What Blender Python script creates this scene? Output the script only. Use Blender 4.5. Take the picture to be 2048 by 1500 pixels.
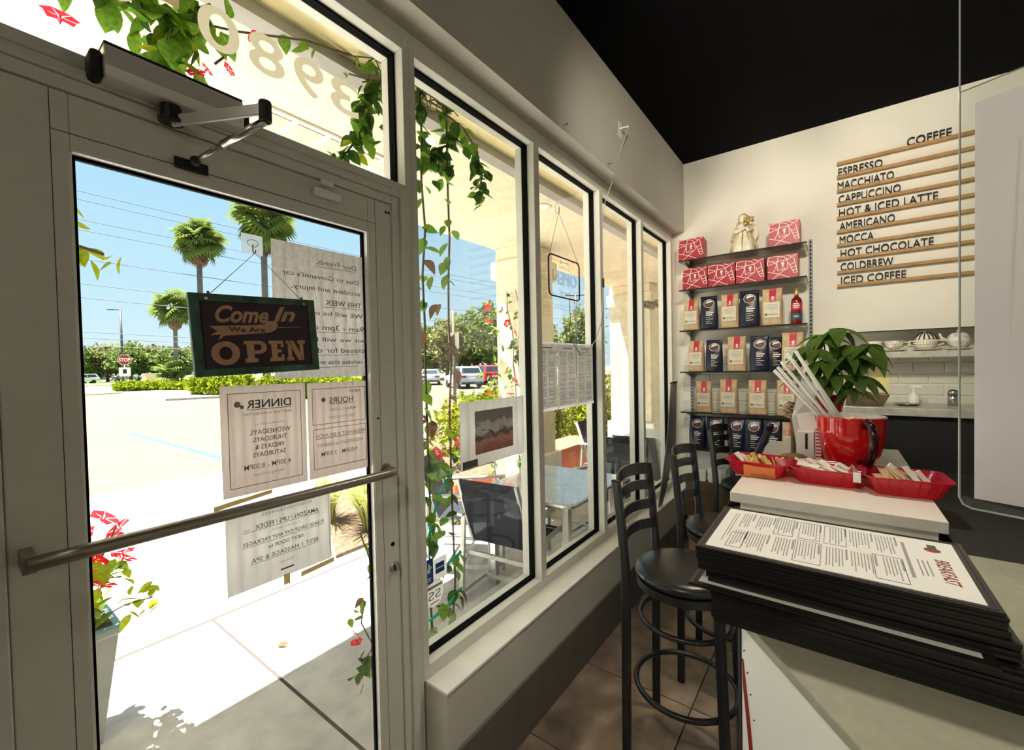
import bpy, bmesh, math, random
import numpy as np
from mathutils import Vector, Matrix
random.seed(11)
for o in list(bpy.data.objects): bpy.data.objects.remove(o, do_unlink=True)
scene = bpy.context.scene
COL = scene.collection
PI = math.pi

# ------------------------------------------------------------------ camera
CAM = Vector((1.178, 0.0, 1.60))
FX = 864.586
CR = Vector((0.8016054, 0.59748194, -0.02107408))
CU = Vector((0.00398887, 0.0299038, 0.99954482))
CF = Vector((-0.59784018, 0.80132458, -0.02158777))
cd = bpy.data.cameras.new('camera'); cam = bpy.data.objects.new('camera', cd); COL.objects.link(cam)
cd.sensor_fit = 'HORIZONTAL'; cd.sensor_width = 36; cd.lens = FX / 2048 * 36
cd.clip_start = 0.03; cd.clip_end = 600
m = Matrix.Identity(4)
for i in range(3):
    m[i][0] = CR[i]; m[i][1] = CU[i]; m[i][2] = -CF[i]; m[i][3] = CAM[i]
cam.matrix_world = m
scene.camera = cam

# ------------------------------------------------------------------ world, sun, exposure
w = bpy.data.worlds.new('sky'); scene.world = w; w.use_nodes = True
nt = w.node_tree; nt.nodes.clear()
out = nt.nodes.new('ShaderNodeOutputWorld'); bg = nt.nodes.new('ShaderNodeBackground')
tc = nt.nodes.new('ShaderNodeTexCoord'); sx = nt.nodes.new('ShaderNodeSeparateXYZ'); rp = nt.nodes.new('ShaderNodeValToRGB')
nt.links.new(tc.outputs['Generated'], sx.inputs[0]); nt.links.new(sx.outputs['Z'], rp.inputs[0])
nt.links.new(rp.outputs[0], bg.inputs[0]); nt.links.new(bg.outputs[0], out.inputs[0])
rp.color_ramp.elements[0].position = 0.0; rp.color_ramp.elements[0].color = (0.74, 0.90, 0.98, 1)
rp.color_ramp.elements[1].position = 0.85; rp.color_ramp.elements[1].color = (0.30, 0.56, 0.90, 1)
e = rp.color_ramp.elements.new(0.16); e.color = (0.56, 0.82, 0.98, 1)
e = rp.color_ramp.elements.new(0.40); e.color = (0.42, 0.72, 0.97, 1)
bg.inputs[1].default_value = 0.54

sd = bpy.data.lights.new('sun', 'SUN'); sun = bpy.data.objects.new('sun', sd); COL.objects.link(sun)
sd.energy = 18.5; sd.angle = 0.012; sd.color = (1.0, 0.965, 0.89)
SUNV = Vector((-0.67, -0.42, 2.9)).normalized()
sun.rotation_euler = SUNV.to_track_quat('Z', 'Y').to_euler(); sun.location = (-10, -5, 40)

vs = scene.view_settings
vs.view_transform = 'Standard'; vs.look = 'None'; vs.gamma = 1.0; vs.use_curve_mapping = False
vs.exposure = 1.0

# ------------------------------------------------------------------ helpers
class MB:
    """collects shapes of ONE mesh"""
    def __init__(s): s.v = []; s.f = []
    def add(s, vs, fs):
        n = len(s.v); s.v += [tuple(p) for p in vs]; s.f += [tuple(i + n for i in f) for f in fs]; return s
    def box(s, x0, x1, y0, y1, z0, z1):
        return s.add([(x0,y0,z0),(x1,y0,z0),(x1,y1,z0),(x0,y1,z0),(x0,y0,z1),(x1,y0,z1),(x1,y1,z1),(x0,y1,z1)],
            [(0,3,2,1),(4,5,6,7),(0,1,5,4),(1,2,6,5),(2,3,7,6),(3,0,4,7)])
    def obox(s, c, ax, ay, az):
        c = Vector(c); ax = Vector(ax); ay = Vector(ay); az = Vector(az)
        P = [c + ax*i + ay*j + az*k for k in (-1,1) for j in (-1,1) for i in (-1,1)]
        return s.add(P, [(0,2,3,1),(4,5,7,6),(0,1,5,4),(1,3,7,5),(3,2,6,7),(2,0,4,6)])
    def bar(s, p0, p1, wx, wz, up=(0,0,1)):
        p0 = Vector(p0); p1 = Vector(p1); d = p1 - p0; L = d.length; d.normalize()
        u = Vector(up); r = d.cross(u)
        if r.length < 1e-4: r = d.cross(Vector((1,0,0)))
        r.normalize(); u = r.cross(d)
        return s.obox((p0+p1)/2, r*wx/2, d*L/2, u*wz/2)
    def tube(s, pts, r, n=8, closed=False, caps=True):
        P = [Vector(p) for p in pts]; N = len(P); rings = []
        rs = r if isinstance(r, (list, tuple)) else [r]*N
        prev = None
        for i in range(N):
            if closed: t = (P[(i+1) % N] - P[i-1])
            else: t = P[min(i+1, N-1)] - P[max(i-1, 0)]
            if t.length < 1e-9: t = Vector((0,0,1))
            t.normalize()
            if prev is None:
                a = Vector((0,0,1)) if abs(t.z) < .9 else Vector((1,0,0))
            else: a = prev
            u = (a - t*a.dot(t))
            if u.length < 1e-5: u = t.orthogonal()
            u.normalize(); v = t.cross(u); prev = u
            rings.append([P[i] + (u*math.cos(k*2*PI/n) + v*math.sin(k*2*PI/n))*rs[i] for k in range(n)])
        vs = [p for q in rings for p in q]; fs = []
        M = N if closed else N-1
        for i in range(M):
            j = (i+1) % N
            for k in range(n):
                k2 = (k+1) % n; fs.append((i*n+k, i*n+k2, j*n+k2, j*n+k))
        if caps and not closed:
            fs.append(tuple(range(n-1, -1, -1))); fs.append(tuple((N-1)*n+k for k in range(n)))
        return s.add(vs, fs)
    def cyl(s, p0, p1, r0, r1=None, n=16): return s.tube([p0, p1], [r0, r0 if r1 is None else r1], n)
    def lathe(s, prof, c=(0,0,0), n=24, ax=(0,0,1), wob=None, cap=True):
        c = Vector(c); az = Vector(ax).normalized(); u = az.orthogonal().normalized(); v = az.cross(u); vs = []; fs = []
        if abs(az.z) > .99: u = Vector((1,0,0)); v = az.cross(u)
        for r, z in prof:
            for k in range(n):
                a = k*2*PI/n; q = r*(1 + (wob(a, z) if wob else 0)); vs.append(c + az*z + (u*math.cos(a)+v*math.sin(a))*q)
        m = len(prof)
        for i in range(m-1):
            for k in range(n):
                k2 = (k+1) % n; fs.append((i*n+k, i*n+k2, (i+1)*n+k2, (i+1)*n+k))
        if cap and prof[0][0] > 1e-5: fs.append(tuple(range(n-1, -1, -1)))
        if cap and prof[-1][0] > 1e-5: fs.append(tuple((m-1)*n+k for k in range(n)))
        return s.add(vs, fs)
    def prism(s, poly, z0, z1, T=None):
        n = len(poly); T = T or (lambda x, y, z: (x, y, z))
        vs = [T(x, y, z0) for x, y in poly] + [T(x, y, z1) for x, y in poly]
        fs = [tuple(range(n-1, -1, -1)), tuple(range(n, 2*n))] + [(i, (i+1) % n, n+(i+1) % n, n+i) for i in range(n)]
        return s.add(vs, fs)
    def ball(s, c, rx, ry=None, rz=None, n=14, m=8):
        ry = rx if ry is None else ry; rz = rx if rz is None else rz
        vs = []; fs = []
        for i in range(m+1):
            t = -PI/2 + PI*i/m
            for k in range(n): vs.append((c[0]+rx*math.cos(t)*math.cos(k*2*PI/n), c[1]+ry*math.cos(t)*math.sin(k*2*PI/n), c[2]+rz*math.sin(t)))
        for i in range(m):
            for k in range(n):
                k2 = (k+1) % n; fs.append((i*n+k, i*n+k2, (i+1)*n+k2, (i+1)*n+k))
        return s.add(vs, fs)
    def poly(s, pts): return s.add(pts, [tuple(range(len(pts)))])
    def mesh(s, name, mat, smooth=False):
        me = bpy.data.meshes.new(name); me.from_pydata(s.v, [], s.f); me.update()
        if mat: me.materials.append(mat)
        if smooth:
            for p in me.polygons: p.use_smooth = True
        return me
    def build(s, name, mat, parent=None, smooth=False, bevel=0, seg=2):
        return link(name, s.mesh(name, mat, smooth), parent, bevel, seg)

def wm(o):
    return (wm(o.parent) @ o.matrix_parent_inverse @ o.matrix_basis) if o.parent else o.matrix_basis.copy()
def link(name, me, parent=None, bevel=0, seg=2):
    o = bpy.data.objects.new(name, me); COL.objects.link(o)
    if parent:
        o.parent = parent; o.matrix_parent_inverse = wm(parent).inverted()
    if bevel:
        b = o.modifiers.new('bevel', 'BEVEL'); b.width = bevel; b.segments = seg; b.limit_method = 'ANGLE'; b.angle_limit = 0.6
    return o
def piece(name, me, parent, loc=(0,0,0), rot=(0,0,0), sc=(1,1,1)):
    """an alike piece sharing mesh data, placed in world coordinates"""
    o = bpy.data.objects.new(name, me); COL.objects.link(o)
    if parent: o.parent = parent; o.matrix_parent_inverse = wm(parent).inverted()
    o.location = loc; o.rotation_euler = rot; o.scale = sc if isinstance(sc, (tuple, list)) else (sc,)*3
    return o
def tag(o, label=None, cat=None, group=None, kind=None):
    if label: o['label'] = label
    if cat: o['category'] = cat
    if group: o['group'] = group
    if kind: o['kind'] = kind
    return o
def thing(name, loc, label, cat, group=None, rz=0, kind=None):
    o = bpy.data.objects.new(name, None); COL.objects.link(o); o.empty_display_size = .1
    o.location = loc; o.rotation_euler = (0,0,rz)
    return tag(o, label, cat, group, kind)
def struct(o): o['kind'] = 'structure'; return o
def sgroup(name, loc=(0,0,0)):
    o = bpy.data.objects.new(name, None); COL.objects.link(o); o.location = loc; o['kind'] = 'structure'; return o
def copy_tree(o, parent=None):
    c = o.copy(); COL.objects.link(c)
    if parent: c.parent = parent
    for ch in list(o.children): copy_tree(ch, c)
    return c
def far(px, depth, z=0.0):
    """ground point on the bearing of a photo column at a distance ahead"""
    p = CAM + CF*depth + CR*((px-1024)/FX*depth); return Vector((p.x, p.y, z))

# ------------------------------------------------------------------ materials
def _nodes(name):
    ma = bpy.data.materials.new(name); ma.use_nodes = True; n = ma.node_tree; n.nodes.clear()
    o = n.nodes.new('ShaderNodeOutputMaterial'); return ma, n, o
def _colnode(n, col, noise, scale, detail=4, coord='Object'):
    c = (*col, 1) if len(col) == 3 else col
    if not noise: return None, c
    tcn = n.nodes.new('ShaderNodeTexCoord'); nz = n.nodes.new('ShaderNodeTexNoise'); nz.inputs['Scale'].default_value = scale; nz.inputs['Detail'].default_value = detail
    n.links.new(tcn.outputs[coord], nz.inputs['Vector'])
    r = n.nodes.new('ShaderNodeValToRGB'); n.links.new(nz.outputs['Fac'], r.inputs[0])
    r.color_ramp.elements[0].position = .3; r.color_ramp.elements[1].position = .7
    r.color_ramp.elements[0].color = tuple(max(0, x*(1-noise)) for x in c[:3]) + (1,)
    r.color_ramp.elements[1].color = tuple(min(1, x*(1+noise)) for x in c[:3]) + (1,)
    return r, c
def mat(name, col, rough=.6, metal=0, noise=0, scale=12, bump=0, bscale=150, spec=.5, coat=0, sub=0):
    ma, n, o = _nodes(name); b = n.nodes.new('ShaderNodeBsdfPrincipled'); n.links.new(b.outputs[0], o.inputs[0])
    r, c = _colnode(n, col, noise, scale)
    if r: n.links.new(r.outputs[0], b.inputs['Base Color'])
    else: b.inputs['Base Color'].default_value = c
    b.inputs['Roughness'].default_value = rough; b.inputs['Metallic'].default_value = metal; b.inputs['Specular IOR Level'].default_value = spec
    b.inputs['Coat Weight'].default_value = coat
    if bump:
        tcn = n.nodes.new('ShaderNodeTexCoord'); nz = n.nodes.new('ShaderNodeTexNoise'); nz.inputs['Scale'].default_value = bscale; nz.inputs['Detail'].default_value = 5
        n.links.new(tcn.outputs['Object'], nz.inputs['Vector']); bp = n.nodes.new('ShaderNodeBump'); bp.inputs['Strength'].default_value = bump; bp.inputs['Distance'].default_value = .01
        n.links.new(nz.outputs['Fac'], bp.inputs['Height']); n.links.new(bp.outputs[0], b.inputs['Normal'])
    return ma
def mat_thin(name, col, tr=.5, rough=.7, noise=0, scale=20, clear=0.0, gloss=0.0):
    """diffuse + translucent (+ see-through) sheet: paper, leaf, thin plastic"""
    ma, n, o = _nodes(name); d = n.nodes.new('ShaderNodeBsdfDiffuse'); t = n.nodes.new('ShaderNodeBsdfTranslucent'); mx = n.nodes.new('ShaderNodeMixShader')
    r, c = _colnode(n, col, noise, scale)
    for q in (d, t):
        if r: n.links.new(r.outputs[0], q.inputs[0])
        else: q.inputs[0].default_value = c
    mx.inputs[0].default_value = tr; n.links.new(d.outputs[0], mx.inputs[1]); n.links.new(t.outputs[0], mx.inputs[2]); last = mx
    if clear:
        tp = n.nodes.new('ShaderNodeBsdfTransparent'); tp.inputs[0].default_value = c; m2 = n.nodes.new('ShaderNodeMixShader'); m2.inputs[0].default_value = clear
        n.links.new(last.outputs[0], m2.inputs[1]); n.links.new(tp.outputs[0], m2.inputs[2]); last = m2
    if gloss:
        g = n.nodes.new('ShaderNodeBsdfGlossy'); g.inputs['Roughness'].default_value = rough; m3 = n.nodes.new('ShaderNodeMixShader'); m3.inputs[0].default_value = gloss
        n.links.new(last.outputs[0], m3.inputs[1]); n.links.new(g.outputs[0], m3.inputs[2]); last = m3
    n.links.new(last.outputs[0], o.inputs[0]); return ma
def mat_glass(name, tint=(.97,.985,.98), refl=1.0, base=0.0):
    ma, n, o = _nodes(name); tp = n.nodes.new('ShaderNodeBsdfTransparent'); tp.inputs[0].default_value = (*tint, 1)
    g = n.nodes.new('ShaderNodeBsdfGlossy'); g.inputs['Roughness'].default_value = 0.0; g.inputs[0].default_value = (1,1,1,1)
    fr = n.nodes.new('ShaderNodeFresnel'); fr.inputs[0].default_value = 1.45
    mu = n.nodes.new('ShaderNodeMath'); mu.operation = 'MULTIPLY_ADD'; mu.inputs[1].default_value = refl; mu.inputs[2].default_value = base
    n.links.new(fr.outputs[0], mu.inputs[0]); mx = n.nodes.new('ShaderNodeMixShader')
    n.links.new(mu.outputs[0], mx.inputs[0]); n.links.new(tp.outputs[0], mx.inputs[1]); n.links.new(g.outputs[0], mx.inputs[2]); n.links.new(mx.outputs[0], o.inputs[0])
    return ma
def mat_emit(name, col, s):
    ma, n, o = _nodes(name); e = n.nodes.new('ShaderNodeEmission'); e.inputs[0].default_value = (*col, 1); e.inputs[1].default_value = s; n.links.new(e.outputs[0], o.inputs[0]); return ma

M = {}
M['frame'] = mat('frame_paint', (.72,.71,.635), .42, noise=.03, scale=30)
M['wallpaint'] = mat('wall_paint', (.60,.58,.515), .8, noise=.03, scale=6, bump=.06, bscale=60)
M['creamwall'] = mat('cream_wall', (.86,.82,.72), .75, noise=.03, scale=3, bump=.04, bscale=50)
M['sillpaint'] = mat('sill_paint', (.90,.89,.84), .45, noise=.05, scale=9)
M['ceilblack'] = mat('black_ceiling', (.003,.003,.0042), .95, spec=.1)
M['basedark'] = mat('dark_base', (.13,.12,.10), .55, noise=.1, scale=8)
M['gasket'] = mat('black_gasket', (.002,.002,.002), .8, spec=.1)
M['glass'] = mat_glass('window_glass', (.975,.985,.975), .2)
M['grout'] = mat('dark_grout', (.055,.045,.04), .9)
M['black'] = mat('black_metal', (.012,.012,.013), .32)
M['blackmatte'] = mat('black_matte', (.012,.012,.013), .75)
M['vinyl'] = mat('black_vinyl', (.014,.013,.013), .3, bump=.05, bscale=300)
M['alu'] = mat('brushed_aluminium', (.60,.585,.53), .3, .9, noise=.05)
M['silver'] = mat('silver_paint', (.74,.73,.68), .32, .25)
M['bronze'] = mat('brushed_steel_bar', (.34,.31,.26), .34, .85, noise=.06)
M['steel'] = mat('steel', (.55,.55,.54), .25, 1)
M['white'] = mat('white_paint', (.86,.85,.81), .4)
M['whiteplastic'] = mat('white_plastic', (.95,.94,.90), .35)
M['quartz'] = mat('white_quartz', (.80,.765,.69), .28, noise=.05, scale=60)
M['panelwhite'] = mat('white_laminate', (.92,.91,.85), .35)
M['ptop'] = mat('grey_laminate', (.33,.325,.24), .55, noise=.06, scale=40)
M['paper'] = mat_thin('paper', (.92,.90,.88), .62)
M['paperpink'] = mat_thin('laminated_paper', (.86,.79,.76), .6)
M['papergrey'] = mat_thin('grey_backed_paper', (.82,.80,.79), .55, noise=.10, scale=90)
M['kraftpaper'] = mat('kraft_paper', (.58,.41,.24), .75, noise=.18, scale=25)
M['pagewhite'] = mat('page_white', (.86,.85,.82), .35)
M['ink'] = mat('grey_ink', (.10,.095,.095), .8)
M['inkfaint'] = mat('faint_ink', (.34,.31,.30), .8)
M['inkred'] = mat('red_ink', (.28,.05,.05), .8)
M['redprint'] = mat('red_print', (.55,.03,.05), .45)
M['redbox'] = mat('red_card', (.44,.022,.042), .4, noise=.05)
M['whiteprint'] = mat('white_print', (.86,.80,.74), .5)
M['navy'] = mat('navy_foil', (.006,.009,.028), .34, noise=.3, scale=18, bump=.25, bscale=25)
M['redglaze'] = mat('red_glaze', (.62,.008,.010), .12, coat=.6)
M['cream'] = mat('cream_glaze', (.86,.80,.66), .2)
M['redplastic'] = mat_thin('red_basket_plastic', (.78,.06,.11), .5, .2, clear=.36, gloss=.06)
M['orangebox'] = mat('orange_card', (.80,.22,.06), .5)
M['wood'] = mat('oak_rail', (.42,.24,.085), .55, noise=.2, scale=14)
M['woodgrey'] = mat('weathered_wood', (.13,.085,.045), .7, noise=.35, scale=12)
M['gold'] = mat('gold_paint', (.62,.45,.16), .3, .6, noise=.2, scale=30)
M['ivory'] = mat('ivory_ceramic', (.86,.78,.60), .35, noise=.06, scale=25)
M['signgreen'] = mat('aged_green_wood', (.045,.11,.075), .5, noise=.55, scale=22)
M['signdark'] = mat('aubergine_sign', (.030,.012,.022), .5, noise=.25, scale=30)
M['signtan'] = mat('tan_print', (.52,.30,.17), .55, noise=.1, scale=60)
M['decal'] = mat_thin('cream_vinyl', (.80,.74,.56), .45)
M['leaf'] = mat_thin('vine_leaf', (.16,.30,.035), .5, noise=.35, scale=6)
M['leafdark'] = mat_thin('vine_leaf_dark', (.055,.12,.022), .35, noise=.3, scale=6)
M['leafdry'] = mat_thin('dry_leaf', (.20,.11,.065), .35, noise=.3, scale=8)
M['leafyellow'] = mat_thin('sunlit_leaf', (.26,.31,.02), .4, noise=.3, scale=5)
M['hedge'] = mat_thin('hedge_leaf', (.17,.21,.012), .35, noise=.45, scale=3)
M['hedge2'] = mat_thin('shrub_leaf', (.13,.14,.025), .35, noise=.5, scale=4)
M['treeleaf'] = mat_thin('tree_leaf', (.14,.18,.055), .3, noise=.5, scale=.6)
M['treeleaf2'] = mat_thin('tree_leaf_olive', (.20,.195,.075), .3, noise=.5, scale=.6)
M['palmleaf'] = mat_thin('palm_frond', (.15,.20,.045), .35, noise=.3, scale=3)
M['palmdry'] = mat('dry_frond', (.17,.095,.05), .8, noise=.3, scale=4)
M['trunk'] = mat('palm_trunk', (.17,.14,.11), .85, noise=.25, scale=5, bump=.2, bscale=20)
M['bark'] = mat('bark', (.16,.10,.06), .85, noise=.3, scale=15)
M['stem'] = mat('vine_stem', (.12,.085,.045), .8, noise=.3, scale=25)
M['petal'] = mat_thin('pink_petal', (.85,.05,.12), .4, noise=.12, scale=10)
M['petalred'] = mat_thin('red_petal', (.72,.02,.03), .35, noise=.12, scale=10)
M['concrete'] = mat('concrete', (.50,.475,.435), .85, noise=.14, scale=9, bump=.25, bscale=90)
M['asphalt'] = mat('asphalt', (.094,.077,.056), .9, noise=.14, scale=3, bump=.3, bscale=60)
M['road'] = mat('road', (.15,.14,.13), .9, noise=.1, scale=1)
M['lawn'] = mat('lawn', (.10,.13,.025), .9, noise=.3, scale=1.2)
M['mulch'] = mat('mulch', (.11,.07,.04), .95, noise=.5, scale=25, bump=.8, bscale=40)
M['bluepaint'] = mat('blue_line', (.03,.12,.30), .7, noise=.1)
M['stucco'] = mat('cream_stucco', (.80,.725,.53), .9, noise=.07, scale=10, bump=.7, bscale=28)
M['stuccow'] = mat('white_stucco', (.86,.83,.74), .9, noise=.06, scale=10, bump=.5, bscale=30)
M['yellowtrim'] = mat('yellow_trim', (.78,.66,.36), .7, noise=.05)
M['greytrim'] = mat('grey_trim', (.36,.34,.31), .6)
M['mesh'] = mat_thin('sling_fabric', (.055,.06,.075), .25, noise=.15, scale=60, clear=.32)
M['tabletop'] = mat('glass_table_top', (.64,.72,.76), .14, noise=.08, scale=10, coat=.5)
M['terracotta'] = mat('terracotta', (.56,.15,.06), .7, noise=.12)
M['potgrey'] = mat('pale_pot', (.36,.36,.34), .6, noise=.08)
M['potblue'] = mat('blue_rim', (.16,.33,.42), .4)
M['tire'] = mat('tire', (.015,.015,.016), .8)
M['carglass'] = mat('car_glass', (.03,.04,.05), .08)
M['carwhite'] = mat('car_white', (.62,.62,.63), .2, coat=.6)
M['carsilver'] = mat('car_silver', (.42,.43,.44), .25, .4, coat=.6)
M['carred'] = mat('car_red', (.48,.03,.03), .2, coat=.6)
M['carblue'] = mat('car_blue', (.08,.16,.35), .2, coat=.6)
M['pole'] = mat('dark_pole', (.045,.055,.06), .5)
M['polegrey'] = mat('grey_pole', (.30,.32,.33), .6)
M['wire'] = mat('wire', (.09,.10,.11), .7)
M['stopred'] = mat('stop_red', (.30,.01,.015), .4)
M['string'] = mat('cord', (.16,.14,.12), .7)
M['cordwhite'] = mat('white_cord', (.62,.60,.56), .5)
M['greentape'] = mat_thin('green_ribbon', (.05,.62,.45), .4)
M['bluesticker'] = mat('blue_sticker', (.012,.07,.34), .4)
M['tape'] = mat_thin('masking_tape', (.70,.60,.34), .45)
M['yellownote'] = mat('yellow_note', (.80,.74,.30), .6)
M['tile'] = mat('subway_tile', (.68,.665,.57), .2, noise=.04, scale=5)
M['greypanel'] = mat('grey_board', (.17,.165,.145), .35, noise=.08, scale=5)
M['counterstone'] = mat('grey_counter', (.52,.51,.44), .3, noise=.2, scale=20)
M['acrylic'] = mat_glass('clear_acrylic', (.95,.965,.955), .5, .01)
M['shelfglass'] = mat_glass('tinted_shelf_glass', (.62,.60,.52), .9, .06)
M['acrylicedge'] = mat('acrylic_edge', (.42,.45,.43), .15)
M['lamp'] = mat_emit('lamp_face', (1,.86,.66), 6)  # glowing lens of the unseen added spotlights

def floor_tile_mat():
    ma, n, o = _nodes('floor_tile'); b = n.nodes.new('ShaderNodeBsdfPrincipled'); n.links.new(b.outputs[0], o.inputs[0])
    tcn = n.nodes.new('ShaderNodeTexCoord'); nz = n.nodes.new('ShaderNodeTexNoise'); nz.inputs['Scale'].default_value = 7; nz.inputs['Detail'].default_value = 6
    oi = n.nodes.new('ShaderNodeObjectInfo'); ad = n.nodes.new('ShaderNodeVectorMath'); ad.operation = 'ADD'
    n.links.new(tcn.outputs['Object'], ad.inputs[0]); n.links.new(oi.outputs['Random'], ad.inputs[1]); n.links.new(ad.outputs[0], nz.inputs['Vector'])
    r = n.nodes.new('ShaderNodeValToRGB'); n.links.new(nz.outputs['Fac'], r.inputs[0])
    r.color_ramp.elements[0].position = .3; r.color_ramp.elements[0].color = (.145,.105,.08,1)
    r.color_ramp.elements[1].position = .72; r.color_ramp.elements[1].color = (.36,.275,.21,1)
    n.links.new(r.outputs[0], b.inputs['Base Color']); b.inputs['Roughness'].default_value = .42
    bp = n.nodes.new('ShaderNodeBump'); bp.inputs['Strength'].default_value = .12; n.links.new(nz.outputs['Fac'], bp.inputs['Height']); n.links.new(bp.outputs[0], b.inputs['Normal'])
    return ma
M['floortile'] = floor_tile_mat()

# ------------------------------------------------------------------ lettering
_tc = {}
def text_mesh(s, bold=0.0, shear=0.0, outline=0.0, res=3):
    key = (s, bold, shear, outline, res)
    if key in _tc: return _tc[key]
    cu = bpy.data.curves.new('lettering', 'FONT'); cu.body = s; cu.size = 1.0; cu.offset = bold; cu.shear = shear; cu.resolution_u = res
    cu.align_x = 'LEFT'; cu.align_y = 'BOTTOM_BASELINE'
    if outline: cu.fill_mode = 'NONE'; cu.bevel_depth = outline; cu.bevel_resolution = 0
    ob = bpy.data.objects.new('lettering', cu); COL.objects.link(ob)
    dg = bpy.context.evaluated_depsgraph_get(); me = bpy.data.meshes.new_from_object(ob.evaluated_get(dg))
    vs = [tuple(v.co) for v in me.vertices]; fs = [tuple(p.vertices) for p in me.polygons]
    bpy.data.objects.remove(ob); bpy.data.curves.remove(cu); bpy.data.meshes.remove(me)
    _tc[key] = (vs, fs); return vs, fs
def put_text(mb, s, o, ex, ey, width=None, height=None, bold=0., shear=0., align='L', outline=0., off=0.0, res=3, base=None):
    """lay text on the plane o + x*ex + y*ey; width = total width, height = cap height"""
    vs, fs = text_mesh(s, bold, shear, outline, res)
    if not vs: return
    x0 = min(v[0] for v in vs); x1 = max(v[0] for v in vs); y0 = min(v[1] for v in vs); y1 = max(v[1] for v in vs)
    cap = .729
    sy = (height/cap) if height else (width/(x1-x0)); sx_ = (width/(x1-x0)) if width else sy
    W = (x1-x0)*sx_; sh = {'L':0, 'C':-W/2, 'R':-W}[align]
    o = Vector(o); ex = Vector(ex); ey = Vector(ey); n = ex.cross(ey).normalized()
    mb.add([o + ex*((v[0]-x0)*sx_+sh) + ey*(v[1]*sy) + n*(off+v[2]*sy) for v in vs], fs)
    return W
# ================================================================== SETTING
CEIL = 3.37; YE = 4.08; WX = 0.10; XR = 5.2; YB = -4.2
# ---- floor with tiles
floor = struct(MB().box(-.05, XR, YB, YE+.1, -.12, -.006).build('floor', M['grout']))
tile_me = MB().box(-.267,.267,-.267,.267,-.006,.0).mesh('tile', M['floortile'])
for i in range(0, 8):
    for j in range(-8, 6):
        cx = .103 + .54*i + .27; cy = 1.51 + .54*j + .27
        if cy > YE or cy < -2.2: continue
        piece('tile', tile_me, floor, (cx, cy, random.uniform(-.0006,.0006)), (0,0,random.choice((0,PI/2,PI,-PI/2))))
struct(MB().box(-.1, XR, YB, YE+.1, CEIL, CEIL+.1).build('ceiling', M['ceilblack']))
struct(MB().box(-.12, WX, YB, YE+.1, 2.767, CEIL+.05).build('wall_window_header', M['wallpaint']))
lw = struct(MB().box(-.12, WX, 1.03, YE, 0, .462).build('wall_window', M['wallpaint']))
struct(MB().box(-.004, WX+.004, 1.026, YE, .462, .475).build('trim_1', M['sillpaint'], bevel=.003))
struct(MB().box(WX, WX+.012, 1.03, YE, 0, .245).build('baseboard_window', M['basedark'], bevel=.002))
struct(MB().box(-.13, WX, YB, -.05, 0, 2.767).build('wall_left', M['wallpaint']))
struct(MB().box(-.1, XR, YB-.1, YB, 0, CEIL).build('wall_back', M['creamwall']))
struct(MB().box(XR, XR+.1, YB, YE, 0, CEIL).build('wall_right', M['creamwall']))
wall_end = struct(MB().box(-.13, XR, YE, YE+.12, 0, CEIL).build('wall_end', M['creamwall']))
# subway tiles on the end wall
tb = MB(); a, b, h = .0762, .0381, .006
tb.add([(-a+.001,0,-b+.001),(a-.001,0,-b+.001),(a-.001,0,b-.001),(-a+.001,0,b-.001),(-a+.008,-h,-b+.008),(a-.008,-h,-b+.008),(a-.008,-h,b-.008),(-a+.008,-h,b-.008)],
       [(4,5,6,7),(0,1,5,4),(1,2,6,5),(2,3,7,6),(3,0,4,7)])
st_me = tb.mesh('tile', M['tile'])
for r in range(8):
    for c in range(15):
        x = .155 + c*.1544 + (r % 2)*.0772
        piece('tile', st_me, wall_end, (x, YE-.001, 1.06 + r*.0782))
# ---- storefront framing
fr = M['frame']
def frame_ring(name, y0, y1, z0, z1, wy0, wy1, wz0, wz1, gx=-.055):
    """one aluminium framed light: four frame bars, black gasket, pane"""
    g = sgroup(name, (0, y0, z0)); X0, X1 = -.115, 0
    MB().box(X0,X1, y0, y0+wy0, z0, z1).build('jamb', fr, g, bevel=.002)
    MB().box(X0,X1, y1-wy1, y1, z0, z1).build('jamb', fr, g, bevel=.002)
    MB().box(X0,X1-.0005, y0+wy0, y1-wy1, z1-wz1, z1).build('head', fr, g, bevel=.002)
    MB().box(X0,X1-.0005, y0+wy0, y1-wy1, z0, z0+wz0).build('sill_bar', fr, g, bevel=.002)
    a0, a1, b0, b1 = y0+wy0, y1-wy1, z0+wz0, z1-wz1; k = .007
    mb = MB(); mb.box(-.071,-.041, a0,a0+k, b0,b1).box(-.071,-.041, a1-k,a1, b0,b1).box(-.071,-.041, a0+k,a1-k, b0,b0+k).box(-.071,-.041, a0+k,a1-k, b1-k,b1)
    mb.build('gasket', M['gasket'], g)
    MB().box(gx-.002, gx+.002, a0+k, a1-k, b0+k, b1-k).build('pane', M['glass'], g)
    return g
HZ = 2.734
frame_ring('window_1', 1.017, 1.817, .475, HZ, .027, .023, .05, .044)
frame_ring('window_2', 1.817, 2.556, .475, HZ, .023, .022, .05, .044)
frame_ring('window_3', 2.556, 3.284, .475, HZ, .022, .022, .05, .044)
frame_ring('window_4', 3.284, 4.06, .475, HZ, .022, .055, .05, .044)
frame_ring('window_5', -.03, 1.017, 2.20, HZ, .03, .027, .0265, .044)       # transom over the door
struct(MB().box(-.115, -.006, -.05, YE, HZ, 2.767).build('trim_2', fr))
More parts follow.
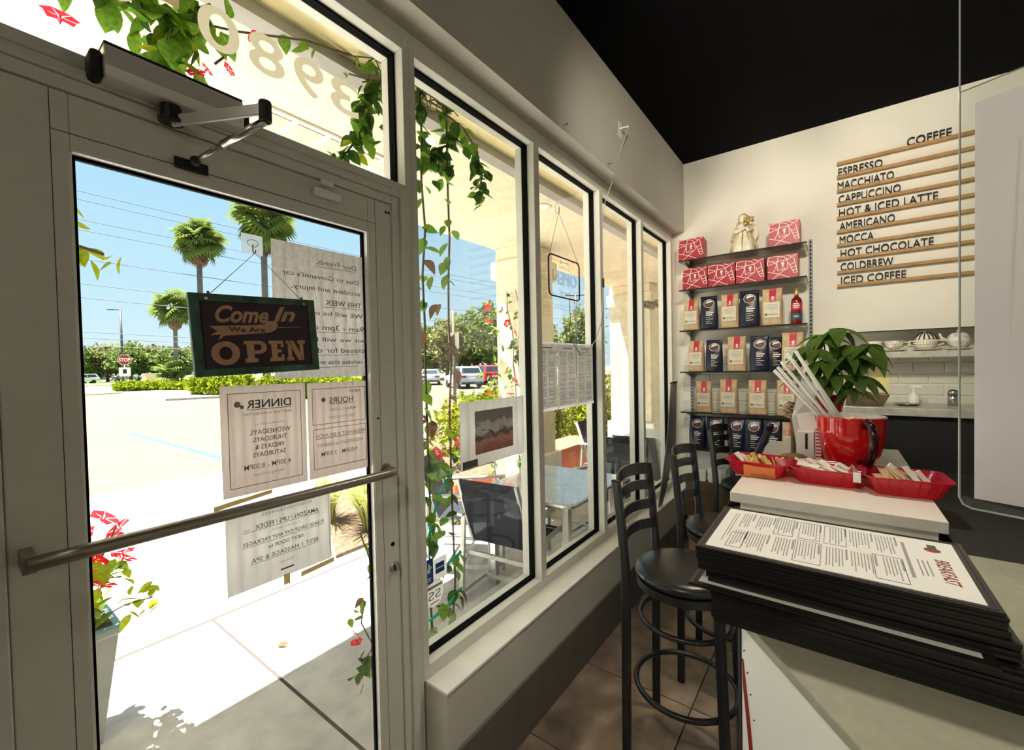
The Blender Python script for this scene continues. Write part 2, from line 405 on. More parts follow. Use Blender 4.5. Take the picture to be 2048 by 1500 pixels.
# door frame: jambs and head with stepped stops
tr = sgroup('trim_3', (0, .98, 0))
for nm, a in (('jamb', [(.926,.957,-.085,.006),(.957,.986,-.10,.014),(.986,1.017,-.115,0)]), ('jamb', [(.036,.068,-.085,.006),(.008,.036,-.10,.014),(-.05,.008,-.115,0)])):
    mb = MB()
    for (y0,y1,x0,x1) in a: mb.box(x0,x1,y0,y1,0,2.20)
    mb.build(nm, fr, tr, bevel=.003)
mb = MB(); mb.box(-.085,.006,.068,.926,2.143,2.170).box(-.10,.014,.036,.957,2.170,2.190).box(-.114,-.0002,.008,.986,2.190,2.2)
mb.build('head', fr, tr, bevel=.003)
struct(MB().box(-.12, .0, .02, .98, -.02, .006).build('trim_4', M['alu']))       # threshold
# ---- door leaf
door = sgroup('door_1', (0, .07, 0)); D0, D1 = -.046, 0.0
GL, GR, GT, GB = .171, .835, 2.035, .26
MB().box(D0,D1,.0695,GL,.008,2.141).build('stile', fr, door, bevel=.002)
MB().box(D0,D1,GR,.9245,.008,2.141).build('stile', fr, door, bevel=.002)
MB().box(D0,D1-.0006,GL,GR,GT,2.141).build('top_rail', fr, door, bevel=.002)
MB().box(D0,D1-.0006,GL,GR,.008,GB).build('bottom_rail', fr, door, bevel=.002)
mb = MB(); t = .016                                     # glazing bead, slightly recessed
mb.box(-.022,-.003,GL,GL+.003,GB,GT).box(-.022,-.003,GR-.003,GR,GB,GT).box(-.022,-.003,GL,GR,GT-.003,GT).box(-.022,-.003,GL,GR,GB,GB+.003)
mb.build('glazing_bead', M['white'], door)
mb = MB(); k = .007
mb.box(-.03,-.020,GL+.003,GL+.003+k,GB,GT-.003).box(-.03,-.020,GR-.003-k,GR-.003,GB,GT-.003).box(-.03,-.020,GL+.003,GR-.003,GT-.003-k,GT-.003).box(-.03,-.020,GL+.003,GR-.003,GB+.003,GB+.003+k)
mb.build('gasket', M['gasket'], door)
MB().box(-.027,-.023,GL+.008,GR-.008,GB+.008,GT-.008).build('pane', M['glass'], door)
mb = MB()                                               # joint lines of the stiles and the snap-in beads
for (y0,y1,z0,z1) in ((.862,.8632,.02,2.14),(.145,.1462,.2,2.14),(.146,.862,2.064,2.0652)): mb.box(-.001,.0004,y0,y1,z0,z1)
mb.build('joint_line', M['grout'], door)
path = [(0,.875,1.270),(.03,.876,1.270),(.048,.873,1.270),(.056,.862,1.270),(.058,.84,1.270),(.058,.5,1.271),(.058,.17,1.272),(.058,.088,1.272)]
pb = MB().tube(path, .0135, 14).build('push_bar', M['bronze'], door, smooth=True)
MB().box(.0,.060,.082,.100,1.256,1.288).cyl((.060,.092,1.272),(.062,.092,1.272),.006).build('bar_end', M['bronze'], door, bevel=.003)
MB().cyl((0,.876,1.270),(.006,.876,1.270),.02).build('bar_flange', M['bronze'], door, bevel=.001)
lk = MB().cyl((0,.900,.940),(.008,.900,.940),.019,.017,20).build('lock_cylinder', M['steel'], door, bevel=.001)
MB().box(.008,.020,.897,.906,.928,.952).build('thumb_turn', M['steel'], lk, bevel=.002)
MB().cyl((-.001,.897,1.016),(.0008,.897,1.016),.0075,n=14).build('screw_hole', M['gasket'], door)
for y in (.905,.916): MB().cyl((-.001,y,2.112),(.0008,y,2.112),.0042,n=10).build('screw_hole', M['gasket'], door)
MB().cyl((-.001,.853,1.44),(.0008,.853,1.44),.004,n=10).build('screw_hole', M['grout'], door)

# ---- door closer
dc = thing('door_closer', (.03,.32,2.2), 'silver overhead door closer with folding arm above the glass door', 'door closer')
MB().prism([(.002,0),(.058,.0),(.062,.02),(.058,.062),(.002,.062)], .215, .46, T=lambda x,z,y:(x,y,2.175+z)).build('body', M['silver'], dc, bevel=.004)
MB().box(.004,.055,.216,.459,2.2375,2.243).build('top_cover', M['blackmatte'], dc)
MB().box(.0,.05,.196,.216,2.172,2.225).build('end_cap', M['blackmatte'], dc, bevel=.008)
MB().box(.0,.05,.459,.478,2.178,2.236).build('end_cap', M['blackmatte'], dc, bevel=.008)
MB().box(.0588,.0606,.385,.43,2.187,2.193).build('name_plate', M['bluesticker'], dc)
MB().cyl((.03,.325,2.145),(.03,.325,2.178),.019).cyl((.03,.325,2.14),(.03,.325,2.148),.024).build('spindle', M['black'], dc, bevel=.002)
MB().bar((.032,.325,2.143),(.17,.455,2.178),.008,.024).build('main_arm', M['silver'], dc, bevel=.002)
MB().cyl((.17,.458,2.150),(.17,.458,2.196),.013).build('elbow', M['blackmatte'], dc, bevel=.003)
MB().cyl((.17,.457,2.152),(.085,.402,2.106),.0085).build('forearm_tube', M['steel'], dc, smooth=True)
MB().cyl((.085,.402,2.106),(.035,.372,2.079),.0055).build('forearm_rod', M['bronze'], dc, smooth=True)
MB().box(.001,.010,.335,.40,2.058,2.082).ball((.028,.368,2.075),.011).build('shoe', M['blackmatte'], dc, bevel=.003)
# ---- door contact
c = thing('door_contact', (.0,.70,2.1), 'white plastic alarm contact at the top of the glass door', 'sensor')
MB().box(.0,.016,.655,.735,2.092,2.114).build('housing', M['whiteplastic'], c, bevel=.003)
MB().box(.0145,.020,.672,.71,2.125,2.14).build('magnet', M['whiteplastic'], c, bevel=.002)
# ---- header wall bits
hk = thing('wall_clip', (WX,2.64,3.07), 'white adhesive clip on the header wall holding a cord', 'clip')
MB().box(WX,WX+.003,2.615,2.665,3.02,3.12).build('backing', M['whiteplastic'], hk, bevel=.001)
MB().bar((WX,2.63,3.075),(WX+.05,2.66,3.085),.012,.010).build('arm', M['whiteplastic'], hk, bevel=.002)
for lab, y, z in (('small metal screw in the header wall above the second window, nearer the door', 1.918, 2.794), ('small metal screw in the header wall further from the door', 2.44, 2.788)):
    tag(MB().cyl((WX,y,z),(WX+.018,y+.004,z),.003,n=8).cyl((WX+.018,y+.004,z),(WX+.021,y+.004,z),.006,n=8).build('screw', M['steel']), lab, 'screw')
# two conduits hanging from the black ceiling
for x, y, lab in ((1.55,2.25,'thin dark rod hanging from the black ceiling, nearer the window'), (1.85,2.35,'thin dark rod hanging from the black ceiling, nearer the acrylic panel')):
    tag(MB().cyl((x,y,2.95),(x,y,CEIL),.008,n=8).build('ceiling_rod', M['blackmatte']), lab, 'rod')
# ---- unseen spotlights added to brighten the end wall, menus and panel
def unseen_spot(loc, aim, energy, lab):
    t = thing('unseen_spotlight', loc, lab, 'lamp', 'unseen added spotlights'); L = Vector(loc); A = (Vector(aim)-L).normalized()
    MB().cyl(L+Vector((0,0,.16)), L+Vector((0,0,.02)), .01).build('stem', M['blackmatte'], t)
    MB().cyl(L-A*.06, L+A*.07, .04, .045).build('lamp_head', M['blackmatte'], t)
    MB().cyl(L+A*.0695, L+A*.0705, .036).build('lens', M['lamp'], t)
    ld = bpy.data.lights.new('spot', 'SPOT'); lo = bpy.data.objects.new('spot', ld); COL.objects.link(lo); lo.parent = t
    lo.matrix_parent_inverse = wm(t).inverted(); lo.location = L + A*.08; lo.rotation_euler = (-A).to_track_quat('Z','Y').to_euler()
    ld.energy = energy; ld.color = (1,.91,.74); ld.spot_size = math.radians(78); ld.spot_blend = .8; ld.shadow_soft_size = .09
unseen_spot((1.3,1.2,3.2), (1.5,4.08,2.5), 75, 'unseen black spotlight added to light the coffee menu wall')
unseen_spot((.9,1.0,3.2), (.5,4.08,2.3), 42, 'unseen black spotlight added to light the coffee shelves')
unseen_spot((.95,2.15,3.24), (1.25,1.35,1.1), 60, 'unseen black spotlight added to brighten the menus on the host stand')
unseen_spot((.9,-.9,3.2), (1.35,1.05,1.2), 42, 'unseen black spotlight added to brighten the acrylic panel')
def globe(loc, energy, lab):  # unseen globe lamps, added as soft fill light for the room
    t = thing('added_globe', loc, lab, 'lamp', 'added globe lamps'); L = Vector(loc)
    MB().cyl(L+Vector((0,0,.17)), (L.x,L.y,CEIL), .006, n=8).build('rod', M['blackmatte'], t)
    MB().lathe([(.0,.19),(.05,.185),(.07,.15),(.072,.14)], L, 20).build('cap', M['blackmatte'], t, smooth=True)
    MB().lathe([(.07,.145),(.13,.08),(.15,0),(.13,-.08),(.07,-.13),(0,-.15)], L, 24).build('globe', mat_thin('opal_glass', (.9,.88,.82), .7, clear=.4) if 'opal_glass' not in bpy.data.materials else bpy.data.materials['opal_glass'], t, smooth=True)
    ld = bpy.data.lights.new('globe_fill', 'POINT'); lo = bpy.data.objects.new('globe_fill', ld); COL.objects.link(lo); lo.parent = t
    lo.matrix_parent_inverse = wm(t).inverted(); lo.location = L; ld.energy = energy; ld.color = (1,.95,.84); ld.shadow_soft_size = .13
for k, (x, y) in enumerate(((1.6,-1.6),(3.2,-1.6),(3.4,.4),(3.4,2.4),(1.6,-3.2))):
    globe((x,y,2.75), 4.5, 'unseen opal globe lamp added to fill the cafe behind the camera, ' + ('first','second','third','fourth','fifth')[k] + ' of five')
# ================================================================== THINGS ON THE GLASS
# window axes seen from inside: right = +Y, up = +Z, facing +X
EY = Vector((0,1,0)); EZ = Vector((0,0,1)); GX = -.0225        # inner face of the door glass
def sheet(name, lab, cat, x, y0, y1, z0, z1, ma, skew=0, group=None, dz=0):
    o = thing(name, (x, (y0+y1)/2, z0), lab, cat, group)
    mb = MB(); n = 8
    for i in range(n):
        a = y0 + (y1-y0)*i/n; b = y0 + (y1-y0)*(i+1)/n
        w0 = .0004*math.sin(i*1.1); w1 = .0004*math.sin((i+1)*1.1); s0 = dz*i/n; s1 = dz*(i+1)/n
        mb.add([(x+.0015+w0,a,z0+s0),(x+.0015+w1,b,z0+s1),(x+.0015+w1,b,z1+s1),(x+.0015+w0,a,z1+s0)], [(0,1,2,3)])
    s = mb.build('paper', ma, o, smooth=True); sol = s.modifiers.new('thickness','SOLIDIFY'); sol.thickness = .0004
    return o
def lines_m(parent, x, items, ma, name='print'):
    """mirrored print showing through: items = (text, y_right, z_base, width, cap, bold)"""
    mb = MB()
    for (s, yc, z, w_, h, bo) in items: put_text(mb, s, (x, yc, z), -EY, EZ, width=w_, height=h, bold=bo, align='C')
    # mirrored faces look away from the room: flip so the print also has a front
    return mb.build(name, ma, parent)
def rect_outline(mb, x, y0, y1, z0, z1, t):
    mb.box(x-.0002,x+.0002,y0,y1,z0,z0+t).box(x-.0002,x+.0002,y0,y1,z1-t,z1).box(x-.0002,x+.0002,y0,y0+t,z0+t,z1-t).box(x-.0002,x+.0002,y1-t,y1,z0+t,z1-t)
PX = GX + .0045
# handwritten notice
o = sheet('handwritten_notice', 'large handwritten notice sheet taped inside the door beside the hanging sign', 'notice', GX, .548, .834, 1.578, 1.952, M['papergrey'])
lines_m(o, PX, [('Dear Friends,', .735,1.905,.13,.016,-.006),('Due to Giovanni\'s car', .69,1.862,.235,.014,0),('accident and injury,', .705,1.828,.215,.014,0),('THIS WEEK', .755,1.790,.12,.016,.004),
    ('WE will be open', .72,1.758,.20,.014,0),('9am - 3pm only', .72,1.716,.205,.016,.004),('but we will be', .735,1.682,.19,.014,0),('closed for dinner', .71,1.650,.225,.015,0),('service this week', .725,1.616,.18,.014,0)], M['ink'])
mb = MB()
for (y0,y1,z) in ((.67,.80,1.900),(.69,.815,1.785),(.62,.80,1.710),(.60,.80,1.643),(.65,.80,1.608)): mb.bar((PX,y0,z-.002),(PX,y1,z+.001),.0004,.0012)
mb.build('underline', M['ink'], o)
# dinner
o = sheet('dinner_sheet', 'laminated DINNER opening sheet on the door glass, left of the HOURS sheet', 'notice', GX, .416, .628, 1.286, 1.564, M['paperpink'])
mb = MB(); rect_outline(mb, PX, .431,.613,1.307,1.545,.0014); mb.build('border', M['ink'], o)
lines_m(o, PX, [('DINNER',.530,1.505,.112,.022,.012),('WEDNESDAYS,',.531,1.4365,.104,.0125,.008),('THURSDAYS,',.529,1.417,.088,.0125,.008),('FRIDAYS &',.527,1.3975,.072,.0125,.008),('SATURDAYS',.527,1.378,.082,.0125,.008)], M['ink'])
lines_m(o, PX, [('RSVP TEXT to 954-203-7563',.527,1.487,.118,.007,.004),('AVAILABLE ONLY on',.531,1.4605,.074,.005,0),('4:30PM - 8:30PM',.523,1.348,.118,.014,.004),('Seating is limited.',.523,1.330,.074,.007,0)], M['inkfaint'])
MB().box(PX-.0002,PX+.0002,.474,.588,1.5005,1.502).build('underline', M['ink'], o)
MB().lathe([(0,0),(.008,.0002),(.0075,.0004)], (PX,.453,1.517), 10, (1,0,0)).lathe([(0,0),(.005,.0004)], (PX,.463,1.510), 8, (1,0,0)).build('emblem', M['inkfaint'], o)
# hours
o = sheet('hours_sheet', 'laminated NEW HOURS sheet on the door glass beside the lock stile', 'notice', GX, .634, .832, 1.286, 1.562, M['paperpink'])
mb = MB(); rect_outline(mb, PX,.646,.820,1.440,1.545,.0014); rect_outline(mb, PX,.646,.820,1.312,1.428,.0014); mb.build('border', M['ink'], o)
lines_m(o, PX, [('HOURS',.738,1.500,.078,.018,.008),('NEW',.783,1.529,.038,.009,.006)], M['ink'])
lines_m(o, PX, [('MONDAY: CLOSED',.742,1.477,.086,.008,.004),('TUESDAY: CLOSED',.741,1.455,.088,.008,.004),('BREAKFAST & BRUNCH',.735,1.402,.160,.011,.008),('WEDNESDAY to SUNDAY',.733,1.375,.150,.0105,.004),('9:00AM - 3:00PM',.728,1.347,.118,.0135,.002)], M['inkfaint'])
MB().box(PX-.0002,PX+.0002,.699,.777,1.4965,1.498).box(PX-.0002,PX+.0002,.655,.815,1.3985,1.3998).build('underline', M['ink'], o)
MB().lathe([(0,0),(.007,.0004)], (PX,.680,1.512), 10, (1,0,0)).build('emblem', M['inkfaint'], o)
# deliveries
o = sheet('deliveries_sheet', 'grey ATTENTION DELIVERIES sheet on the door glass below the push bar', 'notice', GX, .418, .693, 1.042, 1.254, M['paper'])
mb = MB(); mb.box(PX-.0002,PX+.0002,.686,.687,1.05,1.25); mb.build('border', M['inkfaint'], o)
lines_m(o, PX, [('AMAZON / UPS / FEDEX',.570,1.192,.17,.0125,.006),('PLEASE DROP OFF ANY PACKAGES',.562,1.155,.215,.010,.008),('NEXT DOOR to',.562,1.133,.092,.010,.008),('BEST 1 MASSAGE & SPA',.562,1.108,.178,.0115,.0)], M['ink'])
lines_m(o, PX, [('ATTENTION DELIVERIES:',.568,1.222,.135,.009,.0),('etc.',.463,1.193,.018,.006,0),('if you can\'t come in,',.562,1.177,.075,.006,0),('Thank you!',.562,1.083,.04,.006,0)], M['inkfaint'])
MB().box(PX-.0002,PX+.0002,.455,.656,1.1885,1.1895).box(PX-.0002,PX+.0002,.452,.67,1.151,1.152).box(PX-.0002,PX+.0002,.472,.652,1.104,1.105).box(PX-.0002,PX+.0002,.545,.58,1.062,1.066).build('underline', M['ink'], o)
# tape strips
for i,(lab,y0,y1,z0,z1,tl) in enumerate((('yellowed tape strip under the DINNER sheet, left end','.395','.455',1.262,1.274,.006),('yellowed tape strip under the DINNER sheet, middle','.455','.53',1.268,1.279,.007),('vertical tape tab under the deliveries sheet','.553','.570',1.018,1.046,0),('clear tape strip along the right lower edge of the deliveries sheet','.60','.70',1.022,1.036,.006))):
    y0=float(y0); y1=float(y1)
    tag(MB().add([(GX+.002,y0,z0),(GX+.002,y1,z0+tl),(GX+.002,y1,z1+tl),(GX+.002,y0,z1),(GX+.0025,y0,z0),(GX+.0025,y1,z0+tl),(GX+.0025,y1,z1+tl),(GX+.0025,y0,z1)],[(0,3,2,1),(4,5,6,7),(0,1,5,4),(1,2,6,5),(2,3,7,6),(3,0,4,7)]).build('tape_strip', M['tape']), lab, 'tape')
# hook on the door glass
o = thing('adhesive_hook', (GX,.50,1.9), 'clear adhesive hook on the door glass holding the hanging sign', 'hook')
MB().box(GX+.0008,GX+.002,.476,.527,1.900,1.951).build('pad', mat_thin('clear_pad', (.80,.86,.92), .5, clear=.45), o, bevel=.0005)
MB().tube([(GX+.004+.001*math.sin(a*2),.502+.013*math.cos(a),1.928+.009*math.sin(a)) for a in [k*PI/8 for k in range(17)]], .0008, 5).build('emblem', M['steel'], o)
MB().tube([(GX+.004,.502,1.925),(GX+.004,.502,1.908),(GX+.008,.503,1.902),(GX+.012,.505,1.905),(GX+.013,.505,1.910)], .0013, 6).build('hook_wire', M['black'], o)
# Come In sign
sg = thing('open_sign', (-.008,.505,1.59), 'dark green framed Come In We Are OPEN sign hanging on the door', 'sign')
c0 = Vector((-.004,.506,1.692)); ru = Vector((0,.9985,.045)).normalized(); uu = Vector((-.02,-.045,.9985)).normalized(); nn = ru.cross(uu).normalized(); uu = nn.cross(ru)
hw, hh = .1495, .098
MB().obox(c0, ru*hw, uu*hh, nn*.006).build('board', M['signgreen'], sg, bevel=.0015)
MB().obox(c0+nn*.0063, ru*(hw-.024), uu*(hh-.021), nn*.0006).build('panel', M['signdark'], sg)
mb = MB()
for s_ in (-1,1):
    mb.obox(c0+nn*.0064+ru*s_*(hw-.0222), ru*.0012, uu*(hh-.019), nn*.0012).obox(c0+nn*.0064+uu*s_*(hh-.0192), ru*(hw-.021), uu*.0012, nn*.0012)
mb.build('frame_groove', M['blackmatte'], sg)
S = lambda a, b, k=.0074: c0 + ru*a + uu*b + nn*k
mb = MB(); put_text(mb, 'Come', S(-.100,.032), ru, uu, width=.122, height=.040, bold=.03, shear=.35, res=5); put_text(mb, 'In', S(.034,.037), ru, uu, width=.058, height=.038, bold=.03, shear=.35, res=5)
mb.build('script_lettering', M['signtan'], sg)
ban = [(-.112,.021),(-.03,.024),(.010,.027),(.020,.036),(.040,.036),(.044,.027),(.038,.014),(.022,.006),(-.03,.002),(-.083,-.002),(-.098,-.013),(-.091,.001),(-.113,-.001),(-.098,.009)]
MB().prism(ban, .0068, .0074, T=lambda a,b,k: S(a,b,k)).prism([(.042,.0185),(.105,.021),(.105,.0225),(.042,.020)], .0068,.0074, T=lambda a,b,k:S(a,b,k)).build('banner', M['signtan'], sg)
mb = MB(); put_text(mb, 'We Are', S(-.074,.0075,.0078), ru, uu, width=.084, height=.0125, bold=.02); mb.build('banner_lettering', M['signdark'], sg)
mb = MB(); T = lambda a,b,k:S(a,b,k)
def ring2(cx, cy, ax, ay, bx, by, n=26):
    for i in range(n):
        a = 2*PI*i/n; b = 2*PI*(i+1)/n
        mb.poly([S(cx+ax*math.cos(a), cy+ay*math.sin(a)), S(cx+ax*math.cos(b), cy+ay*math.sin(b)), S(cx+bx*math.cos(b), cy+by*math.sin(b)), S(cx+bx*math.cos(a), cy+by*math.sin(a))])
ring2(-.084,-.044,.031,.029,.014,.016)
def r4(x0,x1,z0,z1): mb.poly([S(x0,z0),S(x1,z0),S(x1,z1),S(x0,z1)])
b0, t0 = -.069, -.015                                             # slab letters P E N
r4(-.043,-.012,b0,b0+.010); r4(-.037,-.020,b0+.010,t0-.009); r4(-.043,-.006,t0-.009,t0)
for i in range(10):
    a = -PI/2+PI*i/10; b = -PI/2+PI*(i+1)/10; cy = t0-.0165
    mb.poly([S(-.008+.019*math.cos(a),cy+.0165*math.sin(a)),S(-.008+.019*math.cos(b),cy+.0165*math.sin(b)),S(-.008+.006*math.cos(b),cy+.0075*math.sin(b)),S(-.008+.006*math.cos(a),cy+.0075*math.sin(a))])
r4(-.020,-.008,t0-.033,t0-.024)
r4(.016,.053,b0,b0+.010); r4(.022,.037,b0+.010,t0-.009); r4(.016,.053,t0-.009,t0); r4(.037,.047,-.046,-.038); r4(.046,.053,b0+.010,b0+.018); r4(.046,.053,t0-.018,t0-.009)
r4(.060,.079,b0,b0+.009); r4(.064,.074,b0+.009,t0-.009); r4(.060,.076,t0-.009,t0); r4(.096,.106,b0,t0-.009); r4(.091,.112,t0-.009,t0)
mb.poly([S(.064,t0),S(.080,t0),S(.106,b0),S(.092,b0)])
mb.build('slab_lettering', M['signtan'], sg)
mb = MB()
for a in (-.115,.118): mb.lathe([(.0,.0),(.005,.0),(.004,.0025),(0,.003)], S(a,.086,.006), 10, nn)
mb.build('eyelet', M['steel'], sg)
hkp = Vector((GX+.013,.503,1.902))
MB().tube([S(-.115,.088,.009),hkp,S(.118,.088,.009)], .0009, 5).build('string', M['string'], sg)
mb = MB()
for a in (-.110,.112): mb.ball(S(a,.100,.009),.0035,n=8,m=5)
mb.build('string_knot', M['string'], sg)

# photo poster on window 1
WXG = -.052
o = sheet('photo_poster', 'white sheet with a dining room photo taped low on the first window', 'poster', WXG, 1.283, 1.735, 1.172, 1.452, M['paper'])
px = WXG+.0045
def photo_mat():
    ma, n, ot = _nodes('photo_print'); b = n.nodes.new('ShaderNodeBsdfPrincipled'); n.links.new(b.outputs[0], ot.inputs[0])
    tcn = n.nodes.new('ShaderNodeTexCoord'); s = n.nodes.new('ShaderNodeSeparateXYZ'); n.links.new(tcn.outputs['Generated'], s.inputs[0])
    nz = n.nodes.new('ShaderNodeTexNoise'); nz.inputs['Scale'].default_value = 5; nz.inputs['Detail'].default_value = 7; nz.inputs['Distortion'].default_value = 1.2; n.links.new(tcn.outputs['Generated'], nz.inputs['Vector'])
    ad = n.nodes.new('ShaderNodeMath'); ad.operation = 'MULTIPLY_ADD'; ad.inputs[1].default_value = .5; n.links.new(nz.outputs['Fac'], ad.inputs[0]); n.links.new(s.outputs['Z'], ad.inputs[2])
    r = n.nodes.new('ShaderNodeValToRGB'); n.links.new(ad.outputs[0], r.inputs[0]); el = r.color_ramp.elements
    el[0].position = .25; el[0].color = (.40,.15,.12,1); el[1].position = 1.2; el[1].color = (.30,.29,.28,1)
    for p, c in ((.55,(.62,.36,.30,1)),(.68,(.12,.08,.08,1)),(.8,(.75,.72,.70,1)),(.95,(.60,.60,.60,1))):
        e_ = el.new(p); e_.color = c
    n.links.new(r.outputs[0], b.inputs['Base Color']); b.inputs['Roughness'].default_value = .35; return ma
MB().box(px-.0003,px+.0003,1.372,1.641,1.222,1.408).build('photo', photo_mat(), o)
MB().box(px-.0003,px+.0003,1.292,1.385,1.174,1.205).build('caption_box', M['ink'], o)
# three menu sheets on window 2
y0 = 1.850
for i, lab in enumerate(('printed menu sheet on the second window, nearest the door','printed menu sheet in the middle of three on the second window','printed menu sheet on the second window, furthest from the door')):
    y0, y1 = ((1.856,2.064),(2.072,2.283),(2.291,2.505))[i]
    o = sheet('menu_sheet', lab, 'menu', WXG, y0, y1, 1.368, 1.712, M['papergrey'], group='menu sheets on the second window')
    rnd = random.Random(40+i); mb = MB(); z = 1.690; xx = WXG+.0045
    mb.box(xx-.0002,xx+.0002,(y0+y1)/2-.05,(y0+y1)/2+.05,z,z+.006); z -= .018
    while z > 1.39:
        for c in range(2):
            ya = y0+.014+c*(y1-y0-.02)/2; yb = ya+(y1-y0-.02)/2-.012
            if rnd.random() < .84: mb.box(xx-.0002,xx+.0002,ya+rnd.uniform(0,.012),yb-rnd.uniform(0,.02),z,z+.0022)
        z -= .0068 if rnd.random() < .8 else .014
    mb.box(xx-.0002,xx+.0002,y0+.02,y1-.02,1.381,1.3825); mb.build('print', M['inkfaint'], o)
    mb = MB(); mb.box(xx-.0002,xx+.0002,y0,y1,1.712,1.722).box(xx-.0002,xx+.0002,y0,y1,1.352,1.368); mb.build('sleeve_edge', M['paper'], o)
# card stickers
o = thing('card_sticker', (WXG,1.13,.79), 'blue and white card payment sticker low on the first window', 'sticker')
MB().box(WXG+.001,WXG+.0016,1.054,1.118,.782,.876).build('blue_panel', M['bluesticker'], o)
MB().box(WXG+.001,WXG+.0016,1.118,1.190,.782,.866).build('white_panel', M['paper'], o)
MB().box(WXG+.0016,WXG+.002,1.130,1.176,.806,.846).build('blue_square', M['bluesticker'], o)
mb = MB()
for s_ in (-1,1):
    for k in range(4): mb.bar((WXG+.002,1.086+s_*.008,.835),(WXG+.002,1.086+s_*(.010+k*.005),.860-k*.006),.004,.0006,up=(1,0,0))
    mb.ball((WXG+.0019,1.086+s_*.010,.832),.0006,.009,.011,n=10,m=6)
for k in range(2): mb.box(WXG+.0016,WXG+.002,1.066,1.106,.800-k*.009,.804-k*.009)
mb.box(WXG+.002,WXG+.0023,1.133,1.173,.824,.828)
mb.build('emblem', M['white'], o)
o = thing('shield_sticker', (WXG,1.12,.69), 'white shield-shaped sticker below the blue card sticker', 'sticker')
sh = [(1.076,.770),(1.120,.782),(1.166,.776),(1.167,.72),(1.15,.695),(1.120,.684),(1.092,.695),(1.076,.72)]
MB().prism(sh, .001, .0016, T=lambda y,z,k:(WXG+k,y,z)).build('shield', M['paper'], o)
mb = MB(); put_text(mb,'SS',(WXG+.002,1.122,.716),-EY,EZ,width=.064,height=.034,align='C'); mb.box(WXG+.0016,WXG+.002,1.08,1.164,.758,.768); mb.box(WXG+.0016,WXG+.002,1.10,1.146,.700,.704); mb.build('print', M['inkfaint'], o)
# transom numerals (read from outside)
o = thing('vinyl_numerals', (WXG,.6,2.40), 'cream vinyl street numerals 3980 on the transom glass, seen from behind', 'numerals')
for ch, y0, y1 in (('3',.752,.848),('9',.640,.730),('8',.522,.614),('0',.408,.500),('-',.330,.372),('0',.205,.297)):
    mb = MB()
    if ch == '-': mb.box(WXG+.001,WXG+.0016,y0,y1,2.452,2.474)
    else: put_text(mb, ch, (WXG+.0018,(y0+y1)/2,2.403), -EY, EZ, width=(y1-y0), height=.108, bold=.012, align='C', res=8)
    mb.build('numeral', M['decal'], o)
# neon OPEN sign in window 2
ns = thing('neon_open_sign', (-.03,2.13,1.96), 'unlit outline OPEN sign with black rounded frame hanging in the second window', 'sign')
def rr(y0,y1,z0,z1,r,n=5):
    P = []
    for (cy,cz,a0) in ((y1-r,z1-r,0),(y0+r,z1-r,PI/2),(y0+r,z0+r,PI),(y1-r,z0+r,1.5*PI)):
        for k in range(n+1): P.append((cy+r*math.cos(a0+k*PI/2/n), cz+r*math.sin(a0+k*PI/2/n)))
    return P
P = rr(1.962,2.304,1.972,2.192,.03)
MB().tube([(-.03,y,z) for y,z in P], .0045, 8, closed=True).build('frame_tube', M['black'], ns, smooth=True)
mb = MB(); put_text(mb, 'OPEN', (-.03,2.133,2.042), -EY, EZ, width=.27, height=.072, outline=.011, align='C', bold=.0, res=3); mb.build('open_lettering', mat('neon_tube_off', (.10,.13,.16), .3), ns)
mb = MB(); mb.tube([(-.03,2.185-.011*k+.004*math.sin(k*2.6),2.136+.009*math.cos(k*2.6)) for k in range(11)], .0009, 4); mb.build('script_tube', M['polegrey'], ns)
mb = MB()
for z, (ya, yb) in ((2.166,(2.075,2.185)),(1.998,(2.075,2.19))):
    mb.tube([(-.03,ya+.02,z),(-.03,yb-.02,z)], .0009, 4)
    for yy, s_ in ((ya,1),(yb,-1)): mb.tube([(-.03,yy,z),(-.03,yy+.016*s_,z+.011),(-.03,yy+.02*s_,z+.003),(-.03,yy+.034*s_,z),(-.03,yy+.02*s_,z-.003),(-.03,yy+.016*s_,z-.011)], .0009, 4, closed=True)
mb.build('arrow_tube', M['polegrey'], ns)
MB().tube([(-.03,1.975,2.192),(-.045,2.105,2.445),(-.03,2.292,2.192)], .0014, 5).build('chain', M['string'], ns)
MB().tube([(-.03,2.18,1.972),(-.032,2.19,1.86),(-.035,2.185,1.78),(-.03,2.22,1.72),(-.02,2.285,1.655)], .0022, 6).build('power_cord', M['wire'], ns)
o = thing('suction_hook', (WXG,2.10,2.45), 'clear suction hook on the second window holding the outline OPEN sign', 'hook')
MB().tube([(-.05,2.10+.022*math.cos(a),2.468+.03*math.sin(a)) for a in [k*PI/8 for k in range(16)]], .0012, 5, closed=True).build('cup_rim', M['polegrey'], o)
MB().tube([(-.045,2.108,2.475),(-.045,2.106,2.445),(-.04,2.10,2.442),(-.038,2.097,2.452)], .002, 6).build('hook_wire', M['polegrey'], o)
# white cord from the header clip down the mullion and across to the neon sign
o = thing('drooping_cable', (.05,2.5,2.4), 'thin white cord drooping from the header clip across the windows', 'cord')
MB().tube([(WX+.045,2.655,3.08),(.10,2.62,2.90),(.06,2.595,2.74),(.02,2.575,2.62),(.008,2.555,2.5),(.006,2.553,2.3),(.006,2.553,2.15),(.008,2.545,2.0),(.005,2.52,1.86),(-.005,2.45,1.74),(-.018,2.35,1.67),(-.02,2.285,1.655)], .0028, 6).build('wire', M['cordwhite'], o, smooth=True)
MB().box(.004,.014,2.545,2.560,2.08,2.14).build('inline_switch', M['black'], o, bevel=.003)
